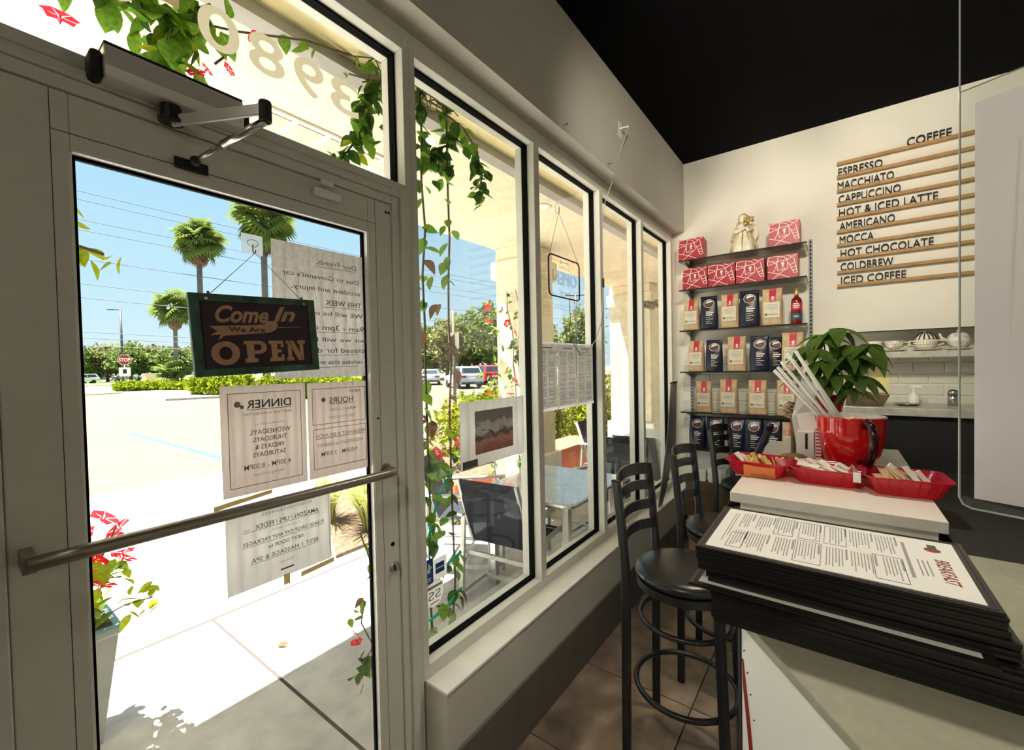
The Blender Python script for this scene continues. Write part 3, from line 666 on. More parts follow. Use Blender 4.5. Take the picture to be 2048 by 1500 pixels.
# ================================================================== STOOLS
def make_stool():
    r = thing('bar_stool', (0,0,0), '', 'stool', 'black bar stools along the window')
    bl = M['black']
    MB().lathe([(0,.735),(.155,.735),(.185,.742),(.196,.755),(.192,.772),(.165,.784),(.10,.790),(0,.792)], n=36).build('seat', M['vinyl'], r, smooth=True)
    MB().lathe([(.165,.705),(.188,.705),(.190,.737),(.165,.737)], n=36).build('seat_ring', bl, r, smooth=False)
    for s in (-1,1):
        pts = [(-.185,.178*s,.0),(-.178,.178*s,.70),(-.180,.178*s,.80),(-.196,.180*s,1.0),(-.212,.183*s,1.14)]
        mb = MB()
        W = [(.032,.026)]*5
        vs = []
        for (x,y,z) in pts: vs += [(x-.017,y-.012,z),(x+.017,y-.012,z),(x+.017,y+.012,z),(x-.017,y+.012,z)]
        fs = [(0,3,2,1),(16,17,18,19)]
        for i in range(4):
            for k in range(4): fs.append((i*4+k, i*4+(k+1) % 4, i*4+4+(k+1) % 4, i*4+4+k))
        mb.add(vs, fs).build('back_post', bl, r, bevel=.006, seg=3)
        MB().bar((.175,.150*s,.0),(.150,.135*s,.71),.026,.032).build('leg', bl, r, bevel=.004)
    for j, z in enumerate((.868,.955,1.042,1.115)):
        xo = -.186 - (z-.86)*.095; n = 10; mb = MB(); vs = []; fs = []; hgt = .022 if j < 3 else .026
        for i in range(n+1):
            t = -1 + 2*i/n; y = .172*t; x = xo - .040*(1-t*t); zz = z + (.012*(1-t*t))
            vs += [(x-.005,y,zz-hgt),(x+.005,y,zz-hgt),(x+.005,y,zz+hgt),(x-.005,y,zz+hgt)]
        for i in range(n):
            for k in range(4): fs.append((i*4+k, i*4+4+k, i*4+4+(k+1) % 4, i*4+(k+1) % 4))
        mb.add(vs, fs).build('back_slat', bl, r, bevel=.002)
    ring = lambda R, z: [(R*math.cos(a)*1.0-.005, R*math.sin(a), z) for a in [k*2*PI/32 for k in range(32)]]
    MB().tube(ring(.192,.30), .011, 8, closed=True).build('footrest_ring', bl, r, smooth=True)
    MB().tube(ring(.172,.575), .010, 8, closed=True).build('brace_ring', bl, r, smooth=True)
    return r
s1 = make_stool(); s1.location = (.695,1.785,0); s1['label'] = 'black ladder-back bar stool in front, nearest the door'
s2 = copy_tree(s1); s2.location = (.742,2.375,0); s2['label'] = 'black ladder-back bar stool, middle of the three'
s3 = copy_tree(s1); s3.location = (.735,3.28,0); s3.rotation_euler = (0,0,-.12); s3['label'] = 'black ladder-back bar stool nearest the coffee shelves, behind the red baskets'

# ================================================================== HOST STAND, BAR
hs = thing('host_stand', (1.4,1.1,0), 'white host stand with angled side and grey top under the menus', 'host stand')
poly = [(1.001,1.040),(1.392,.518),(2.15,.42),(2.15,1.70),(1.06,1.70),(1.001,1.10)]
ins = [(1.010,1.040),(1.395,.526),(2.14,.43),(2.14,1.69),(1.068,1.69),(1.010,1.10)]
MB().prism(ins, .0, 1.030).build('body', M['panelwhite'], hs)
MB().prism(poly, 1.030, 1.050).build('top', M['ptop'], hs, bevel=.003)
d = Vector((.391,-.522,0)).normalized(); nn_ = Vector((-d.y*-1, d.x*-1, 0)); nn_ = Vector((-.8,-.6,0)); P0 = Vector((1.010,1.040,0))
nn_ = Vector((d.y, -d.x, 0)); 
F_ = lambda s, z, k=.0008: tuple(P0 + d*s + nn_*k + Vector((0,0,z)))
MB().add([F_(-.004,.0,-.006),F_(.006,.0,-.006),F_(.006,.0,.003),F_(-.004,.0,.003),F_(-.004,1.03,-.006),F_(.006,1.03,-.006),F_(.006,1.03,.003),F_(-.004,1.03,.003)],[(0,3,2,1),(4,5,6,7),(0,1,5,4),(1,2,6,5),(2,3,7,6),(3,0,4,7)]).build('edge_strip', M['blackmatte'], hs)
mb = MB()
for off, w_ in ((0,.003),(-.008,.0012)):
    pts = [F_(.012+off*.3,.955,.0012),F_(.022+off,.90,.0012),F_(.034+off,.84,.0012),F_(.046+off,.77,.0012),F_(.050+off*2,.70,.0012)]
    mb.tube(pts, [w_*.5,w_,w_*1.3,w_*1.3,w_], 5)
mb.build('painted_line', M['stopred'], hs)
mb = MB()
for s_, z in ((.016,.975),(.028,.935),(.040,.897),(.052,.852)): mb.tube([F_(s_,z,.001),F_(s_+.003,z+.004,.001)], .0012, 5)
mb.build('staple', M['blackmatte'], hs)
# menus: black covers stacked with a clear pocket page
cov = MB().box(-.2285,.2285,-.158,.158,0,.0058).mesh('cover', M['vinyl'])
stitch_mb = MB()
for sx_ in (-1,1): stitch_mb.box(sx_*.222-.0012,sx_*.222+.0012,-.152,.152,.0058,.0066)
for sy_ in (-1,1): stitch_mb.box(-.222,.222,sy_*.1515-.0012,sy_*.1515+.0012,.0058,.0066)
stitch = stitch_mb.mesh('binding', mat('binding', (.02,.018,.018), .5))
page = MB().box(-.212,.212,-.142,.142,.0058,.0064).mesh('page', M['pagewhite'])
mz = 1.0505; N = 22; dz = (1.2-.0062-1.0505)/(N-1)
names = ['lowest','second from the bottom','third from the bottom','fourth from the bottom','fifth from the bottom','sixth from the bottom','seventh from the bottom','eighth from the bottom','ninth from the bottom','tenth from the bottom','eleventh from the bottom','twelfth from the top','tenth from the top','ninth from the top','eighth from the top','seventh from the top','sixth from the top','fifth from the top','fourth from the top','third from the top','second from the top','topmost']
for i in range(N):
    z = mz + dz*i; ox = random.uniform(-.004,.004); oy = random.uniform(-.004,.004); rz = random.uniform(-.012,.012)
    if i < 10: ox += .030; oy += -.006
    elif i == 10: ox += -.008; oy += -.018; rz = -.02
    elif i < 15: ox += .018; oy += .010
    else: ox += .0
    nm = 'topmost open black menu with the printed BREAKFAST page on the stack' if i == N-1 else ('black menu with a white page edge sticking out halfway down the stack' if i == 10 else 'black bound menu in the stack on the host stand, ' + names[i])
    if i != N-1 and i > 10: nm = 'black bound menu in the stack on the host stand, ' + ['eleventh','tenth','ninth','eighth','seventh','sixth','fifth','fourth','third','second'][i-11] + ' from the top'
    t = thing('menu', (1.165+ox,1.139+oy,z), nm, 'menu', 'stacked menus on the host stand', rz)
    for me_, n_ in ((cov,'cover'),(stitch,'binding')):
        o = bpy.data.objects.new(n_, me_); COL.objects.link(o); o.parent = t
    if i in (N-1, 10):
        o = bpy.data.objects.new('page', page); COL.objects.link(o); o.parent = t
    if i == N-1:
        zt = z + .0068; MXA = Vector((0,-1,0)); MYA = Vector((1,0,0)); c = Vector((1.165+ox,1.139+oy,zt))
        rnd = random.Random(5)
        mb = MB(); put_text(mb, 'BREAKFAST', c+Vector((.172,-.03,0)), MXA, MYA, width=.118, height=.021, bold=.012, shear=.12, align='C')
        mb.build('title', M['inkred'], t)
        mb = MB()
        def bars(x, ya, yb, n, st=.0052, h=.0018):
            for k in range(n):
                a, b = sorted((ya, yb)); L = (b-a)*rnd.uniform(.7,1)
                mb.box(c.x+x-k*st, c.x+x-k*st+h, c.y+b-L, c.y+b, zt-.0004, zt+.0001)
        bars(.158,.012,-.072,3,.007,.0022)
        bars(.128,.10,-.09,1,.006,.0055)
        for x0, n1, n2 in ((.112,6,5),(.072,7,7),(.026,5,6),(-.020,6,7),(-.066,7,6),(-.112,6,8),(-.156,4,4)):
            bars(x0,.120,.012,n1); bars(x0,-.012,-.118,n2)
            for ya, yb in ((.124,.07),(-.01,-.066)): mb.box(c.x+x0+.006,c.x+x0+.0095,c.y+yb,c.y+ya,zt-.0004,zt+.0001)
        bars(-.185,.11,-.10,2,.006)
        mb.build('print', M['inkfaint'], t)
        mb = MB()
        def rect(xa,xb,ya,yb,t_=.0010):
            mb.box(c.x+xa,c.x+xb,c.y+ya,c.y+ya+t_,zt-.0004,zt+.0001).box(c.x+xa,c.x+xb,c.y+yb-t_,c.y+yb,zt-.0004,zt+.0001).box(c.x+xa,c.x+xa+t_,c.y+ya,c.y+yb,zt-.0004,zt+.0001).box(c.x+xb-t_,c.x+xb,c.y+ya,c.y+yb,zt-.0004,zt+.0001)
        rect(.075,.122,-.126,-.004); rect(-.005,.035,.006,.126); rect(-.055,-.008,-.126,-.004); rect(-.100,-.062,.006,.126); rect(-.178,-.148,-.122,-.030); rect(-.052,-.012,.008,.124)
        mb.build('ruled_box', M['ink'], t)
        mb = MB(); mb.lathe([(0,0),(.013,.0002),(.0125,.0004)], c+Vector((.176,.082,-.0002)), 14); mb.build('emblem', M['inkred'], t)
        mb = MB(); mb.box(c.x+.170,c.x+.184,c.y+.088,c.y+.112,zt-.0002,zt+.0003); mb.build('emblem_wing', M['ink'], t)
# bar counter
bc = thing('bar_counter', (1.15,2.7,0), 'white stone bar counter carrying the red baskets and big cup', 'counter')
MB().box(.835,1.470,1.925,3.30,1.030,1.070).build('counter_top', M['quartz'], bc, bevel=.003)
MB().box(.868,1.450,1.955,3.28,.0,1.030).build('counter_body', M['quartz'], bc)
# black service unit right of the bar
o = thing('service_cabinet', (1.8,2.6,0), 'black service cabinet to the right of the white bar counter', 'cabinet')
MB().box(1.50,2.4,1.78,3.2,0,.96).build('body', M['blackmatte'], o); MB().box(1.49,2.41,1.77,3.21,.96,.985).build('top', M['blackmatte'], o, bevel=.003)
# ---- acrylic hanging panel
pn = thing('acrylic_panel', (1.39,1.33,1.27), 'clear acrylic guard hanging from the ceiling with a pale sheet on it', 'panel')
A0 = Vector((1.396,1.335,0)); dv = Vector((.914,-.406,0)).normalized(); nv = Vector((-dv.y,dv.x,0))
if nv.dot(CAM-A0) < 0: nv = -nv
Wp = .62; z0, z1 = 1.272, 2.165
def PP(s, z, k=0): return A0 + dv*s + nv*k + Vector((0,0,z))
out_ = [(.02,z0),(Wp,z0),(Wp,z1),(0,z1),(0,z0+.02),(.006,z0+.006)]
MB().prism(out_, -.003, .003, T=lambda a,b,k: PP(a,b,k)).build('sheet', M['acrylic'], pn)
mb = MB(); mb.tube([PP(Wp,z0),PP(.02,z0),PP(.006,z0+.006),PP(0,z0+.02),PP(0,z1),PP(Wp,z1)], .0022, 6); mb.build('polished_edge', M['acrylicedge'], pn, smooth=True)
MB().prism([(.024,z0+.024),(Wp-.02,z0+.024),(Wp-.02,z1-.035),(.024,z1-.035)], .0032, .0040, T=lambda a,b,k: PP(a,b,k)).build('paper', mat_thin('pale_lilac_sheet', (.88,.86,.87), .45, noise=.03, scale=4), pn)
mb = MB(); rnd = random.Random(3)
for z in (2.03,1.98,1.955,1.90,1.82,1.80,1.775,1.73,1.69,1.66,1.60,1.56,1.50,1.44,1.40):
    a = rnd.uniform(.105,.13); w_ = rnd.uniform(.08,.3); mb.prism([(a,z),(a+w_,z),(a+w_,z+.006),(a,z+.006)], .0041,.0044, T=lambda a,b,k: PP(a,b,k))
mb.build('faint_print', M['inkfaint'], pn)
MB().prism([(.083,z1-.14),(.088,z1-.14),(.075,z1-.53),(.07,z1-.53)], .0041,.0044, T=lambda a,b,k: PP(a,b,k)).build('crease', M['paper'], pn)
MB().tube([PP(0,z1),PP(0,CEIL)], .0016, 6).build('hanging_wire', M['acrylicedge'], pn)
MB().tube([PP(Wp,z1),PP(Wp,CEIL)], .0016, 6).build('hanging_wire', M['acrylicedge'], pn)

# ================================================================== BASKETS
def basket(cx, cy, wx, wy, h, rz, lab):
    t = thing('red_basket', (cx,cy,1.0705), lab, 'basket', 'red plastic baskets on the bar', rz)
    def rrect(a, b, r, z, n=4):
        P = []
        for (x,y,a0) in ((a-r,b-r,0),(-a+r,b-r,PI/2),(-a+r,-b+r,PI),(a-r,-b+r,1.5*PI)):
            for k in range(n+1): P.append((x+r*math.cos(a0+k*PI/2/n), y+r*math.sin(a0+k*PI/2/n), z))
        return P
    L = [rrect(wx*.36,wy*.36,.02,.001), rrect(wx*.38,wy*.38,.025,.006), rrect(wx*.485,wy*.48,.03,h-.006), rrect(wx*.5,wy*.5,.03,h), rrect(wx*.52,wy*.52,.033,h+.001), rrect(wx*.52,wy*.52,.033,h-.004),
         rrect(wx*.495,wy*.49,.03,h-.005), rrect(wx*.465,wy*.46,.03,h-.012), rrect(wx*.36,wy*.36,.025,.009), rrect(wx*.34,wy*.34,.02,.006)]
    vs = [p for q in L for p in q]; n = len(L[0]); fs = [tuple(range(n-1,-1,-1))]
    for i in range(len(L)-1):
        for k in range(n): fs.append((i*n+k,i*n+(k+1) % n,(i+1)*n+(k+1) % n,(i+1)*n+k))
    fs.append(tuple((len(L)-1)*n+k for k in range(n)))
    me = MB().add(vs, fs).mesh('shell', M['redplastic'], True); o = bpy.data.objects.new('shell', me); COL.objects.link(o); o.parent = t
    ribs = MB()
    for k in range(-3,4): ribs.bar((wx*.10*k,-wy*.385,.008),(wx*.125*k,-wy*.478,h-.008),.003,.003)
    me = ribs.mesh('rib', M['redplastic']); o = bpy.data.objects.new('rib', me); COL.objects.link(o); o.parent = t
    return t
basket(.895,2.31,.245,.22,.070,-.10,'red plastic basket of yellow packets with an orange box, left of three')
basket(1.150,2.30,.255,.22,.070,-.04,'red plastic basket of white paper packets, middle of three')
basket(1.395,2.27,.25,.22,.072,.06,'red plastic basket of brown and white packets beside the acrylic panel')
o = thing('sweetener_box', (.90,2.205,1.09), 'orange sweetener box pressed against the front of the left red basket', 'box')
Bc = Vector((.905,2.214,1.100)); 
MB().obox(Bc,(.062,.004,0),(-.0007,.010,.003),(0,-.008,.026)).build('carton', M['orangebox'], o, bevel=.003)
mb = MB(); put_text(mb, 'Splenda', Bc+Vector((0,-.0155,-.010)), Vector((-1,-.06,0)), Vector((0,.3,-.95)).normalized(), width=.062, height=.012, shear=.3, align='C'); mb.build('print', M['woodgrey'], o)
pk = {}
def packet_mesh(name, ma, w_, l): 
    return MB().add([(-w_,-l,0),(w_,-l,0),(w_,l,0),(-w_,l,0),(-w_*.9,-l*.9,.004),(w_*.9,-l*.9,.004),(w_*.9,l*.9,.004),(-w_*.9,l*.9,.004)],[(0,3,2,1),(4,5,6,7),(0,1,5,4),(1,2,6,5),(2,3,7,6),(3,0,4,7)]).mesh(name, ma)
pk['y'] = packet_mesh('sugar_packet', mat('yellow_packet', (.80,.62,.20), .6, noise=.1), .016,.030)
pk['w'] = packet_mesh('sugar_packet', mat('white_packet', (.80,.74,.66), .6, noise=.08), .014,.042)
pk['p'] = packet_mesh('sugar_packet', mat('pink_packet', (.75,.40,.34), .6), .014,.030)
pk['k'] = packet_mesh('sugar_packet', mat('brown_packet', (.55,.36,.20), .6, noise=.15), .020,.036)
rnd = random.Random(21)
def packets(kind, n, cx, cy, sx_, sy_, tilt, lab, grp, rz0, z0=1.102):
    for i in range(n):
        o = bpy.data.objects.new('sugar_packet', pk[kind]); COL.objects.link(o)
        o.location = (cx + sx_*((i+.5)/n-.5)*2, cy + rnd.uniform(-sy_,sy_), z0 + rnd.uniform(0,.026)+.010)
        o.rotation_euler = (tilt+rnd.uniform(-.25,.25), rnd.uniform(-.5,.5), rz0+rnd.uniform(-.4,.4)); tag(o, lab, 'packet', grp)
packets('y',9,.905,2.31,.05,.05,1.0,'yellow sugar packet standing in the left red basket','yellow packets in the left basket',1.4)
packets('w',4,.84,2.32,.03,.03,.5,'white sugar packet lying in the left end of the left red basket','white packets in the left basket',.8)
packets('p',4,.985,2.30,.02,.03,1.1,'pink sugar packet in the left red basket','pink packets in the left basket',1.5)
packets('w',22,1.15,2.30,.085,.035,.30,'white paper packet piled in the middle red basket','white packets in the middle basket',1.15)
packets('p',3,1.24,2.27,.012,.02,1.2,'pink packet in the right end of the middle red basket','pink packets in the middle basket',1.5)
packets('k',6,1.37,2.28,.05,.04,.4,'brown packet in the right red basket','brown packets in the right basket',.5)
packets('w',5,1.42,2.29,.05,.03,.7,'white packet in the right red basket','white packets in the right basket',1.2)
o = thing('price_tag', (1.248,2.20,1.125), 'small white card clipped to the rim of the middle red basket', 'card')
MB().obox((1.248,2.178,1.128),(.012,.001,0),(0,.001,0),(0,.004,.019)).build('card', M['pagewhite'], o)

# ================================================================== BIG CUP AND STRAWS, PLANT
cp = thing('giant_cup', (1.235,2.50,1.07), 'giant glossy red cup with cream inside holding wrapped straws', 'cup')
cc = Vector((1.235,2.50,1.0705)); prof = [(0,0),(.062,0),(.066,.006),(.064,.014),(.085,.05),(.108,.10),(.121,.16),(.127,.215),(.129,.262),(.1305,.268),(.127,.270)]
MB().lathe(prof, cc, 48, cap=False).build('outer_wall', M['redglaze'], cp, smooth=True)
MB().lathe([(.127,.270),(.1245,.268),(.121,.22),(.113,.15),(.095,.09),(.05,.045),(0,.04)], cc, 48, cap=False).build('inside', M['cream'], cp, smooth=True)
MB().tube([Vector((cc.x+r_*math.cos(-1.2), cc.y+r_*math.sin(-1.2), cc.z+z)) for r_, z in ((.118,.235),(.155,.258),(.190,.240),(.200,.185),(.188,.125),(.155,.080),(.095,.070))], .016, 12).build('handle', mat('black_red_handle', (.03,.004,.005), .15), cp, smooth=True)
straw = mat('straw_paper', (.86,.83,.78), .6)
ends = [((1.28,2.54,1.13),(.950,2.38,1.552)),((1.29,2.52,1.13),(.978,2.385,1.592)),((1.27,2.55,1.14),(.962,2.40,1.566)),((1.30,2.53,1.13),(1.000,2.38,1.630)),((1.29,2.55,1.14),(1.02,2.40,1.60)),((1.28,2.52,1.15),(1.035,2.38,1.640)),((1.30,2.55,1.14),(1.05,2.39,1.61))]
for i, (a, b) in enumerate(ends):
    a = Vector(a); b = Vector(b); ms = MB(); ms.cyl(a, b, .0078, n=8)
    tag(ms.build('wrapped_straw', straw, smooth=True), 'white paper-wrapped straw leaning out of the giant red cup', 'straw', 'wrapped straws in the giant cup')
# plant
pl = thing('potted_money_tree', (1.15,2.86,1.07), 'leafy money tree in a shiny red pot behind the giant cup', 'plant')
pc = Vector((1.15,2.86,1.0705))
MB().lathe([(0,0),(.045,0),(.056,.2),(.062,.285),(.056,.285),(.052,.27),(0,.265)], pc, 24, cap=False).build('pot', M['redglaze'], pl, smooth=True)
MB().lathe([(.056,.235),(.066,.30),(.080,.335),(.072,.33),(.058,.29)], pc, 24, cap=False, wob=lambda a,z: .14*math.sin(a*7)*(z-.2)*6).build('foil_wrap', M['redprint'], pl, smooth=True)
mb = MB()
for k in range(3): mb.tube([pc+Vector((.012*math.cos(k*2.1+z*16), .012*math.sin(k*2.1+z*16), .26+z)) for z in (0,.04,.08,.12,.16,.20)], .010, 8)
mb.build('braided_trunk', M['bark'], pl, smooth=True)
def leaf_mesh(name, ma, L=1.0, W=.28, droop=.18, fold=.12, n=6, tip=1.0):
    vs = []; fs = []
    for i in range(n+1):
        t = i/n; w_ = W*math.sin(PI*min(1,t**.8*.98+.02))*(1-.1*t); z = -droop*t*t
        vs += [(t*L,-w_,z+fold*w_),(t*L,0,z),(t*L,w_,z+fold*w_)]
    for i in range(n): fs += [(i*3,i*3+3,i*3+4,i*3+1),(i*3+1,i*3+4,i*3+5,i*3+2)]
    return MB().add(vs, fs).mesh(name, ma, True)
pleaf = mat_thin('money_tree_leaf', (.12,.22,.035), .3, noise=.25, scale=5, gloss=.07, rough=.35)
pl_me = leaf_mesh('leaf', pleaf, 1, .21, .35, .25)
rnd = random.Random(8); stalks = MB()
hubs = [((-.06,-.10,.58),.17),((.075,-.03,.60),.17),((.16,.0,.52),.13),((-.03,.02,.66),.17),((-.085,-.08,.46),.15),((.035,-.12,.45),.15),((.13,-.06,.44),.14),((-.01,-.13,.52),.14),((.06,.05,.52),.15),((.0,-.10,.40),.12),((-.10,.02,.60),.14),((.04,-.02,.69),.19),((.17,-.04,.60),.17),((.09,-.10,.55),.15),((-.05,-.14,.50),.13),((.10,-.10,.38),.12)]
for hp, L in hubs:
    h_ = pc + Vector(hp); stalks.tube([pc+Vector((0,0,.42)), (pc+Vector((0,0,.45))+h_)/2+Vector((0,0,.05)), h_], .0035, 5)
    a0 = rnd.uniform(0,6.28)
    for k in range(6):
        a = a0 + k*2*PI/6 + rnd.uniform(-.15,.15); s_ = L*rnd.uniform(.8,1.1)
        piece('leaf', pl_me, pl, tuple(h_), (rnd.uniform(-.3,.3), rnd.uniform(.15,.75), a), s_)
stalks.build('leaf_stalk', M['leaf'], pl, smooth=True)
# white napkin holder, pine cone, gourds, wooden bowl piece
o = thing('napkin_holder', (1.085,2.56,1.07), 'white napkin holder with a dark slot left of the giant cup', 'napkin holder')
MB().box(1.03,1.10,2.50,2.60,1.0705,1.255).build('box', M['white'], o, bevel=.004); MB().box(1.064,1.074,2.4985,2.502,1.17,1.245).build('slot', M['blackmatte'], o)
MB().obox((1.07,2.55,1.29),(.035,.0,.01),(0,.002,0),(-.01,0,.05)).build('napkin', M['pagewhite'], o)
o = thing('striped_packet', (1.118,2.49,1.07), 'red and white striped paper strip between napkin holder and giant cup', 'packet')
mb = MB().box(1.106,1.126,2.480,2.486,1.0705,1.29); mb.build('strip', M['white'], o)
mb = MB()
for k in range(12): mb.box(1.1055,1.1265,2.4792,2.4868,1.09+k*.016,1.097+k*.016)
mb.build('stripe', M['redprint'], o)
o = thing('white_paper_bag', (1.02,2.62,1.07), 'bright white folded paper behind the wrapped straws', 'paper')
MB().add([(1.00,2.64,1.30),(1.075,2.66,1.31),(1.11,2.69,1.45),(1.055,2.70,1.585),(1.03,2.69,1.45),(1.03,2.66,1.07),(1.06,2.66,1.07)],[(0,1,2,4),(4,2,3),(5,6,1,0)]).build('sheet', M['pagewhite'], o)
o = thing('pine_cone', (1.03,2.66,1.07), 'dried brown pine cone on the bar behind the straws', 'pine cone')
mb = MB(); rnd = random.Random(2)
for k in range(60):
    z = k/60; a = k*2.4; r_ = .045*math.sin(PI*min(1,.15+z*.8)); p = Vector((1.00+r_*math.cos(a),2.75+r_*math.sin(a),1.285+z*.09))
    mb.obox(p, Vector((math.cos(a),math.sin(a),.4))*.012, Vector((-math.sin(a),math.cos(a),0))*.008, Vector((0,0,.002)))
mb.build('scale', M['kraftpaper'], o); MB().cyl((1.0,2.75,1.0705),(1.0,2.75,1.37),.012).build('core', M['bark'], o)
def gourd(c, L, r_, rz, ma, lab):
    t = thing('gourd', c, lab, 'gourd', rz=rz)
    me = MB(); me.lathe([(0,-L),(r_*.5,-L*.9),(r_*.85,-L*.55),(r_,0),(r_*.85,L*.5),(r_*.45,L*.85),(0,L)], (0,0,r_), 16, (1,0,0), wob=lambda a,z: .05*math.sin(a*8))
    o = bpy.data.objects.new('body', me.mesh('body', ma, True)); COL.objects.link(o); o.parent = t
    o = bpy.data.objects.new('stem', MB().tube([(L*.95,0,r_),(L*1.1,0,r_*1.05),(L*1.2,.008,r_*1.2)], .005, 6).mesh('stem', M['bark'])); COL.objects.link(o); o.parent = t
gourd((1.02,2.46,1.0705), .072, .042, .25, mat('striped_gourd', (.20,.16,.04), .5, noise=.6, scale=22), 'dark green striped gourd on the bar behind the left red basket')
gourd((1.195,2.435,1.0705), .07, .032, -.1, mat('pale_gourd', (.42,.37,.16), .5, noise=.5, scale=25), 'pale mottled gourd on the bar in front of the giant cup')
gourd((1.375,2.46,1.0705), .06, .030, -.3, mat('cream_gourd', (.66,.60,.40), .5, noise=.25, scale=25), 'cream gourd behind the right red basket')
o = thing('pepper_mill', (.86,2.62,1.07), 'dark glass pepper mill leaning behind the left red basket', 'pepper mill')
MB().cyl((.84,2.60,1.08),(.905,2.64,1.245),.020,.017,14).build('body', M['navy'], o, smooth=True); MB().cyl((.905,2.64,1.245),(.912,2.645,1.262),.018,.010,14).build('cap', M['black'], o, smooth=True)
# ================================================================== COFFEE SHELVES ON THE END WALL
for x, lab in ((.155,'slotted metal shelf upright in the corner by the window'),(1.035,'slotted metal shelf upright right of the coffee shelves')):
    o = thing('shelf_upright', (x,YE-.02,.7), lab, 'upright')
    MB().box(x-.012,x+.012,YE-.022,YE-.001,.70,2.52).build('channel', M['polegrey'], o)
    mb = MB()
    for k in range(60): mb.box(x-.004,x+.004,YE-.0232,YE-.0215,.72+k*.03,.737+k*.03)
    mb.build('slot', M['gasket'], o)
SH = [2.465,2.215,1.869,1.517,1.174,.86]
shn = ['glass wall shelf at the top, holding two red boxes and a figurine','glass wall shelf holding four red boxes in a row','glass wall shelf holding coffee bags and a red bottle','glass wall shelf below the bottle shelf, holding kraft and blue bags','glass wall shelf holding four kraft coffee bags','glass wall shelf at the bottom, holding blue coffee bags']
for z, lab in zip(SH, shn):
    o = thing('glass_shelf', (.57,3.96,z), lab, 'shelf', 'glass coffee shelves')
    MB().box(.112,1.02,3.852,YE-.024,z-.010,z).build('glass_plate', M['shelfglass'], o)
    MB().box(.112,1.02,3.8505,3.8525,z-.011,z+.0005).build('front_edge', M['blackmatte'], o)
    for x in (.155,1.008): MB().prism([(YE-.022,z-.012),(YE-.022,z-.06),(3.90,z-.022),(3.87,z-.012)], x-.004, x+.004, T=lambda y,zz,k:(k,y,zz)).build('bracket', M['alu'], o)
# red boxes with a white crack pattern
def red_box():
    t = thing('red_gift_box', (0,0,0), '', 'box', 'red patterned coffee boxes'); w_, h, d_ = .198, .178, .17
    MB().box(-w_/2,w_/2,0,d_,0,h).build('carton', M['redbox'], t, bevel=.002)
    mb = MB(); U = lambda u,v: (-w_/2+u*w_, -.0012, v*h)
    LN = [[(.03,.95),(.3,.985),(.55,.92),(.66,.78)],[(.37,.98),(.31,.6),(.2,.32)],[(.0,.8),(.28,.74)],[(0,.62),(.25,.70)],[(.31,.75),(.65,.78),(.68,.42),(.34,.36),(.31,.75)],[(.66,.78),(.97,.99)],[(.6,.995),(.78,.9)],[(.70,.66),(.86,.2)],[(.86,.84),(.985,.2)],[(.86,.2),(.99,.22)],[(.745,.55),(.91,.64)],[(.78,.42),(.94,.48)],[(.82,.30),(.965,.35)],[(0,.36),(.4,.21),(.75,.01)],[(.16,.01),(.4,.23),(.68,.44)],[(.03,.95),(.0,.62)],[(.25,.70),(.31,.62)]]
    for L in LN:
        for a, b in zip(L, L[1:]): mb.bar(U(*a), U(*b), .0042, .0012, up=(0,-1,0))
    mb.build('printed_line', M['whiteprint'], t)
    mb = MB(); mb.box(-w_/2+.41*w_,-w_/2+.58*w_,-.0012,.0,.445*h,.455*h); mb.prism([(.47,.52),(.52,.50),(.55,.56),(.53,.62),(.57,.66),(.53,.72),(.47,.68),(.45,.62),(.50,.58)],-.0014,0,T=lambda u,v,k:(-w_/2+u*w_,k,v*h)); mb.build('emblem', M['whiteprint'], t)
    return t
rb = red_box(); first = True
for x, z, rz, lab in ((.207,2.4655,.05,'red patterned box alone at the left end of the top shelf'),(.878,2.4655,.0,'red patterned box alone at the right end of the top shelf'),(.236,2.2155,.03,'red patterned box at the left end of the row of four'),(.441,2.2155,.0,'red patterned box second from the left in the row of four'),(.648,2.2155,.0,'red patterned box third from the left in the row of four'),(.866,2.2155,.0,'red patterned box at the right end of the row of four')):
    b = rb if first else copy_tree(rb); first = False
    b.location = (x,3.872,z); b.rotation_euler = (0,0,rz); b['label'] = lab
